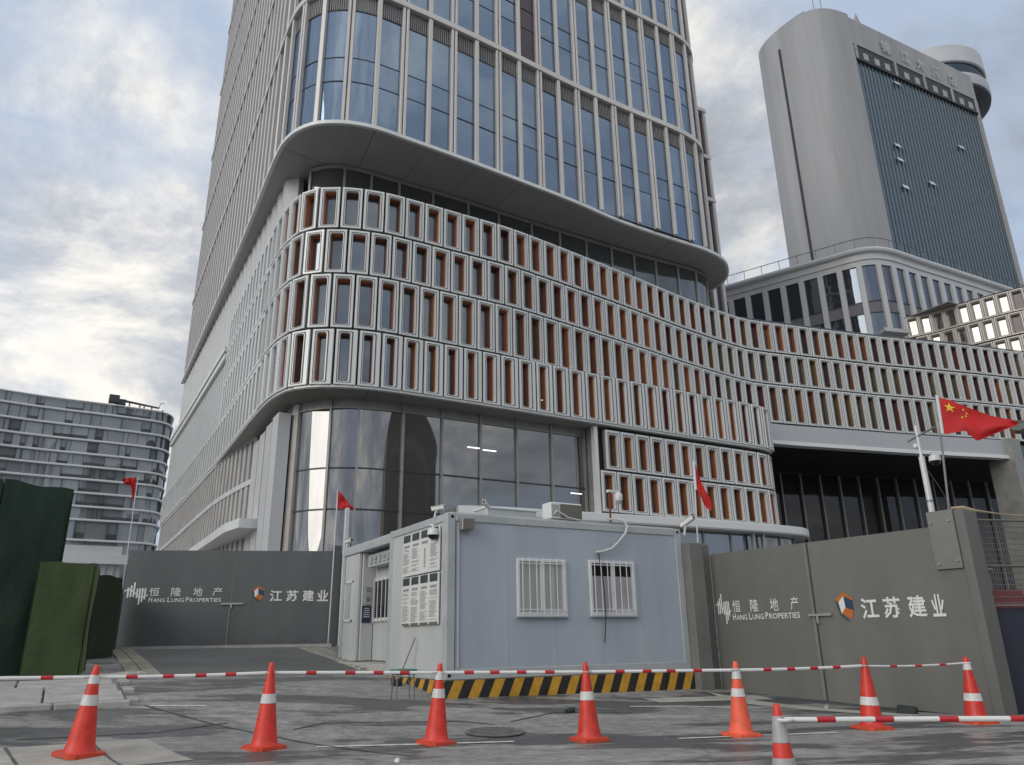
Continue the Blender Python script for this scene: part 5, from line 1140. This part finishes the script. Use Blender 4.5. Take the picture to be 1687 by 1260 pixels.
# ------------------------------------------------------------------ flags
def flag(label,foot,pole_top,top,bot,stars,sleeve=True,r=.018,rip=.03):
    """cloth between a top and a bottom edge curve (world points), on its own pole"""
    t_=thing('flag',label,'flag',foot,world_verts=True)
    q=MB(); q.tube([foot,pole_top],r,8); q.build('pole','pole' if stars else 'pole_w',t_)
    if sleeve: q=MB(); q.tube([Vector(top[0])-Vector((0,0,-.03)),Vector(bot[0])],r*1.5,8); q.build('sleeve','pole_w',t_)
    def curve(pts,u):
        f=u*(len(pts)-1); i=min(len(pts)-2,int(f)); return Vector(pts[i]).lerp(Vector(pts[i+1]),f-i)
    d=(Vector(top[-1])-Vector(top[0])); nrm=Vector((d.y,-d.x,0)); nrm=nrm.normalized() if nrm.length>.01 else Vector((0,-1,0))
    if nrm.dot(Vector(foot))>0: nrm=-nrm
    def P(u,v):
        p=curve(top,u).lerp(curve(bot,u),v); return p+nrm*rip*(math.sin(u*8+v*5)+.6*math.sin(u*15-v*7)+.5*math.sin(v*9+u*3))*min(1,u*3+.05)
    n,mv=26,14; vs=[tuple(P(i/n,j/mv)) for j in range(mv+1) for i in range(n+1)]; fs=[(j*(n+1)+i,j*(n+1)+i+1,(j+1)*(n+1)+i+1,(j+1)*(n+1)+i) for j in range(mv) for i in range(n)]
    q=MB(); q.add(vs,fs); o=q.build('cloth','flag',t_,smooth=True)
    if stars:
        q=MB()
        for cu,cv,ru,rv,a0 in stars:
            pts=[(cu,cv)]
            for k in range(10): rr=1 if k%2==0 else .40; a=R(90+36*k+a0); pts.append((cu+ru*rr*math.cos(a),cv-rv*rr*math.sin(a)))
            q.add([tuple(P(max(0,u),max(0,v))+nrm*.006) for u,v in pts],[(0,1+k,1+(k+1)%10) for k in range(10)])
        q.build('star','star',t_)
    return t_
fz=5.13
flag('large red flag with yellow stars flying from a pole behind right gate post',(12.62,7.42,2.3),(12.71,7.22,5.15),
     [(12.71,7.21,5.10),(12.80,7.05,5.01),(12.92,6.83,4.83),(13.05,6.6,4.66),(13.18,6.38,4.55),(13.24,6.28,4.48)],
     [(12.70,7.24,4.44),(12.79,7.08,4.44),(12.87,6.94,4.45),(12.93,6.83,4.25),(13.06,6.6,4.34),(13.22,6.3,4.43)],
     [(.17,.24,.085,.15,0),(.34,.16,.02,.05,20),(.38,.25,.02,.05,40),(.375,.37,.02,.05,0),(.33,.45,.02,.05,10)],rip=.022)
flag('limp red flag hanging from a pole behind the cabin right end',(12.45,13.3,.3),(12.42,13.02,5.14),
     [(12.42,13.0,5.10),(12.47,12.98,5.0),(12.50,12.96,4.8),(12.54,12.93,4.6),(12.6,12.88,4.4),(12.66,12.8,4.15)],
     [(12.42,13.02,4.45),(12.46,13.0,4.42),(12.5,12.97,4.30),(12.53,12.94,4.15),(12.58,12.9,4.02),(12.64,12.82,3.95)],None,rip=.02)
flag('small red triangular flag beside the white corner post',(8.02,26.5,1.1),(8.02,26.42,6.42),
     [(8.03,26.42,6.40),(8.2,26.37,6.2),(8.4,26.3,5.95),(8.6,26.25,5.74)],[(8.05,26.42,5.72),(8.2,26.37,5.72),(8.4,26.3,5.72),(8.58,26.25,5.70)],None,sleeve=False,r=.022,rip=.03)
flag('small red flag blowing leftward before the distant office block',(1.72,29.0,1.1),(1.70,29.02,6.78),
     [(1.66,29.02,6.76),(1.5,29.0,6.74),(1.36,29.0,6.72),(1.22,29.0,6.66)],[(1.68,29.02,6.0),(1.6,29.02,6.06),(1.52,29.0,6.46),(1.28,29.0,6.52)],None,sleeve=False,r=.013,rip=.03)

# ------------------------------------------------------------------ stool and broom
t=thing('stool','green topped folding stool standing before the striped base','stool',(5.1,12.55,gz(5.1,12.55)))
q=MB(); q.bbox(-.19,.19,-.15,.15,.44,.475,.015); q.build('seat','stool',t)
q=MB(); q.bbox(-.17,.17,-.13,.13,.39,.438,.01); q.build('apron','cable',t)
for x in (-.16,.16):
    for y in (-.11,.11): q=MB(); q.tube([(x,y,.0),(x*.9,y*.9,.4)],.012,6); q.build('leg','leg',t)
t=thing('broom','thin handled broom leaning on the cabin side wall','broom',(5.6,13.8,gz(5.6,13.8)),world_verts=True)
q=MB(); q.tube([(5.55,13.95,.5),(5.80,13.75,1.28)],.012,6); q.build('handle','leg',t)
q=MB(); q.bbox(5.46,5.62,13.86,14.04,gz(5.55,13.95),gz(5.55,13.95)+.12,.01); q.build('brush','cable',t)

# ------------------------------------------------------------------ cones and barrier bars
CONE_H=.90
def cone_r(f): return .155+(.030-.155)*f     # f: 0 at the base plate, 1 at the tip
def cone(label,x,y,bands,h=CONE_H,k=1.0,rz=0,mats=('cone','cone_b','refl'),group='traffic cones holding up the barrier bars',tilt=0):
    z=gz(x,y); t_=thing('traffic_cone',label,'traffic cone',(x,y,z),rz,group)
    t_.rotation_euler=(math.atan((gz(x,y+.2)-gz(x,y-.2))/.4)*.8+R(random.uniform(-1,1)),R(random.uniform(-1.4,1.4)),rz)
    q=MB(); s_=.215*k; c=.05*k
    pl=[(s_-c,-s_),(s_,-s_+c),(s_,s_-c),(s_-c,s_),(-s_+c,s_),(-s_,s_-c),(-s_,-s_+c),(-s_+c,-s_)]
    q.prism(pl,0,.03*k); q.prism([(a*.93,b*.93) for a,b in pl],.03*k,.042*k); q.build('base',mats[1],t_)
    q=MB(); pr=[(cone_r(0)*k*1.12,.042*k),(cone_r(0)*k*1.05,.055*k)]
    for i in range(1,12): f=i/12; pr.append((cone_r(f)*k,h*(.05+.95*f)))
    pr+=[(cone_r(1)*k,h*.985),(cone_r(1)*k*.7,h)]
    q.lathe(pr,28); q.build('body',mats[0],t_,smooth=True)
    for a,b in bands:
        q=MB(); fa_=(a-.05)/.95; fb_=(b-.05)/.95
        q.lathe([(cone_r(fa_)*k+.001,h*a),(cone_r(fa_)*k+.005,h*a+.003),(cone_r(fb_)*k+.005,h*b-.003),(cone_r(fb_)*k+.001,h*b)],28,cap=False); q.build('reflective_band',mats[2],t_,smooth=True)
    return t_
cone('leftmost orange cone with two white bands standing on the pale concrete patch',.42,10.33,[(.55,.67),(.79,.89)],.93,1.0,.5)
cone('orange cone with one white band in front of the dark left gate',2.32,9.94,[(.52,.63)],.95,.95,.35)
cone('orange cone with two white bands at the hazard striped base corner',4.23,9.3,[(.565,.68),(.79,.9)],.92,.92,.2)
cone('orange cone with one white band in front of the right barred window',5.98,8.55,[(.51,.62)],.92,.95,-.1)
cone('bright orange cone with two white bands before the right gate hinge post',7.85,7.82,[(.52,.63),(.76,.90)],.9,.95,-.15,('cone_l','cone_l','refl'))
cone('deep orange cone with one low white band before the right gate emblem',9.77,7.31,[(.325,.44)],.92,1.0,-.2,('cone_d','cone_b','refl'))
cone('deep orange cone with two white bands at the foot of right gate post',11.51,6.9,[(.335,.45),(.80,.90)],.88,1.0,-.3,('cone_d','cone_b','refl'))
cone('nearest slim cone with wide grey bands cut off by the photo bottom',4.41,4.02,[(.36,.56),(.68,.90)],.76,.78,.3,('cone','cone_b','refl_g'))
cone('slim cone with grey bands beyond the right edge holding the low bar',7.2,1.9,[(.36,.56),(.68,.90)],.76,.78,.3,('cone','cone_b','refl_g'))
def bar(label,a,b,reds,r=.020,sag=0.0):
    t_=thing('barrier_bar',label,'barrier bar',tuple(Vector(a).lerp(Vector(b),.5)),world_verts=True,group='red and white bars between the cones')
    A_=Vector(a);B_=Vector(b)
    def at(f): p=A_.lerp(B_,f); p.z-=sag*4*f*(1-f); return p
    q=MB(); q.tube([at(i/12) for i in range(13)],r,10); q.build('tube','bar',t_,smooth=True)
    for f in reds: w=.06/(B_-A_).length; q=MB(); q.tube([at(f-w),at(f+w)],r+.0025,10); q.build('red_band','bar_r',t_)
    for p in (A_,B_):
        q=MB(); q.tube([(p.x+.055*math.cos(k*math.pi/6),p.y+.055*math.sin(k*math.pi/6),p.z) for k in range(13)],.012,6,cap=False); q.build('ring','bar',t_)
    return t_
def ct(x,y,h): return (x,y,gz(x,y)+h)
c1=ct(.42,10.33,.80);c2=ct(2.32,9.94,.83);c3=ct(4.23,9.3,.81);c4=ct(5.98,8.55,.80);c5=ct(7.85,7.82,.79);c6=ct(9.77,7.31,.80);c7=ct(11.51,6.9,.80)
bar('barrier bar leaving the left photo edge for the first cone',(-2.6,10.8,.93),c1,(.32,.68,.86))
bar('barrier bar in front of the green hoarding and dark left gate',c1,c2,(.22,.42,.6,.77),sag=.01)
bar('barrier bar in front of the entrance cabin doorstep',c2,c3,(.24,.47,.64,.80))
bar('barrier bar in front of the left barred window',c3,c4,(.21,.38,.56,.75))
bar('barrier bar in front of the right cabin corner',c4,c5,(.22,.4,.56,.74))
bar('barrier bar in front of the right gate lettering',c5,c6,(.24,.42,.6,.78),sag=.01)
bar('thin barrier bar ending at the right gate post cone',c6,c7,(.28,.52,.76),.013,.02)
bar('lowest nearest barrier bar running out of the right photo edge',(4.43,4.0,.66),(7.2,1.95,.66),(.08,.19,.31,.44,.6,.8),.017)

# ------------------------------------------------------------------ the other side of the street (seen only as reflections in the glass)
OP=thing('arcade_building','brown stepped building with arches across the street reflected in shop glass','building',(31,-26,0),world_verts=True)
def arch(w,z0,z1,n=14): return [(-w,z0),(w,z0),(w,z1)]+[(w*math.cos(R(180*k/n)),z1+w*math.sin(R(180*k/n))) for k in range(1,n)]+[(-w,z1)]
for w,z1,d,m in ((6.5,24,0,'brown'),(5.0,21,.5,'brown_l'),(4.3,20,.9,'brown'),(2.6,12,1.3,'soffit2')):
    q=MB(); a=arch(w,0,z1); n=len(a); y0,y1=-24+d*.0+(.0 if d==0 else d*.3),-38
    q.add([(31+x,y0,z) for x,z in a]+[(31+x,y1,z) for x,z in a],[tuple(range(n)),tuple(range(2*n-1,n-1,-1))]+[(i,n+i,n+(i+1)%n,(i+1)%n) for i in range(n)]); q.build('arched_wall' if m!='soffit2' else 'archway',m,OP)
q=MB(); q.box(14,24.5,-40,-26,0,13); q.build('side_wing','brown',OP)
OP2=thing('slab_block','grey block across the street reflected low in the shop glass','building',(50,-40,0),world_verts=True)
q=MB(); q.box(42,60,-60,-38,0,17); q.build('wall','core',OP2)
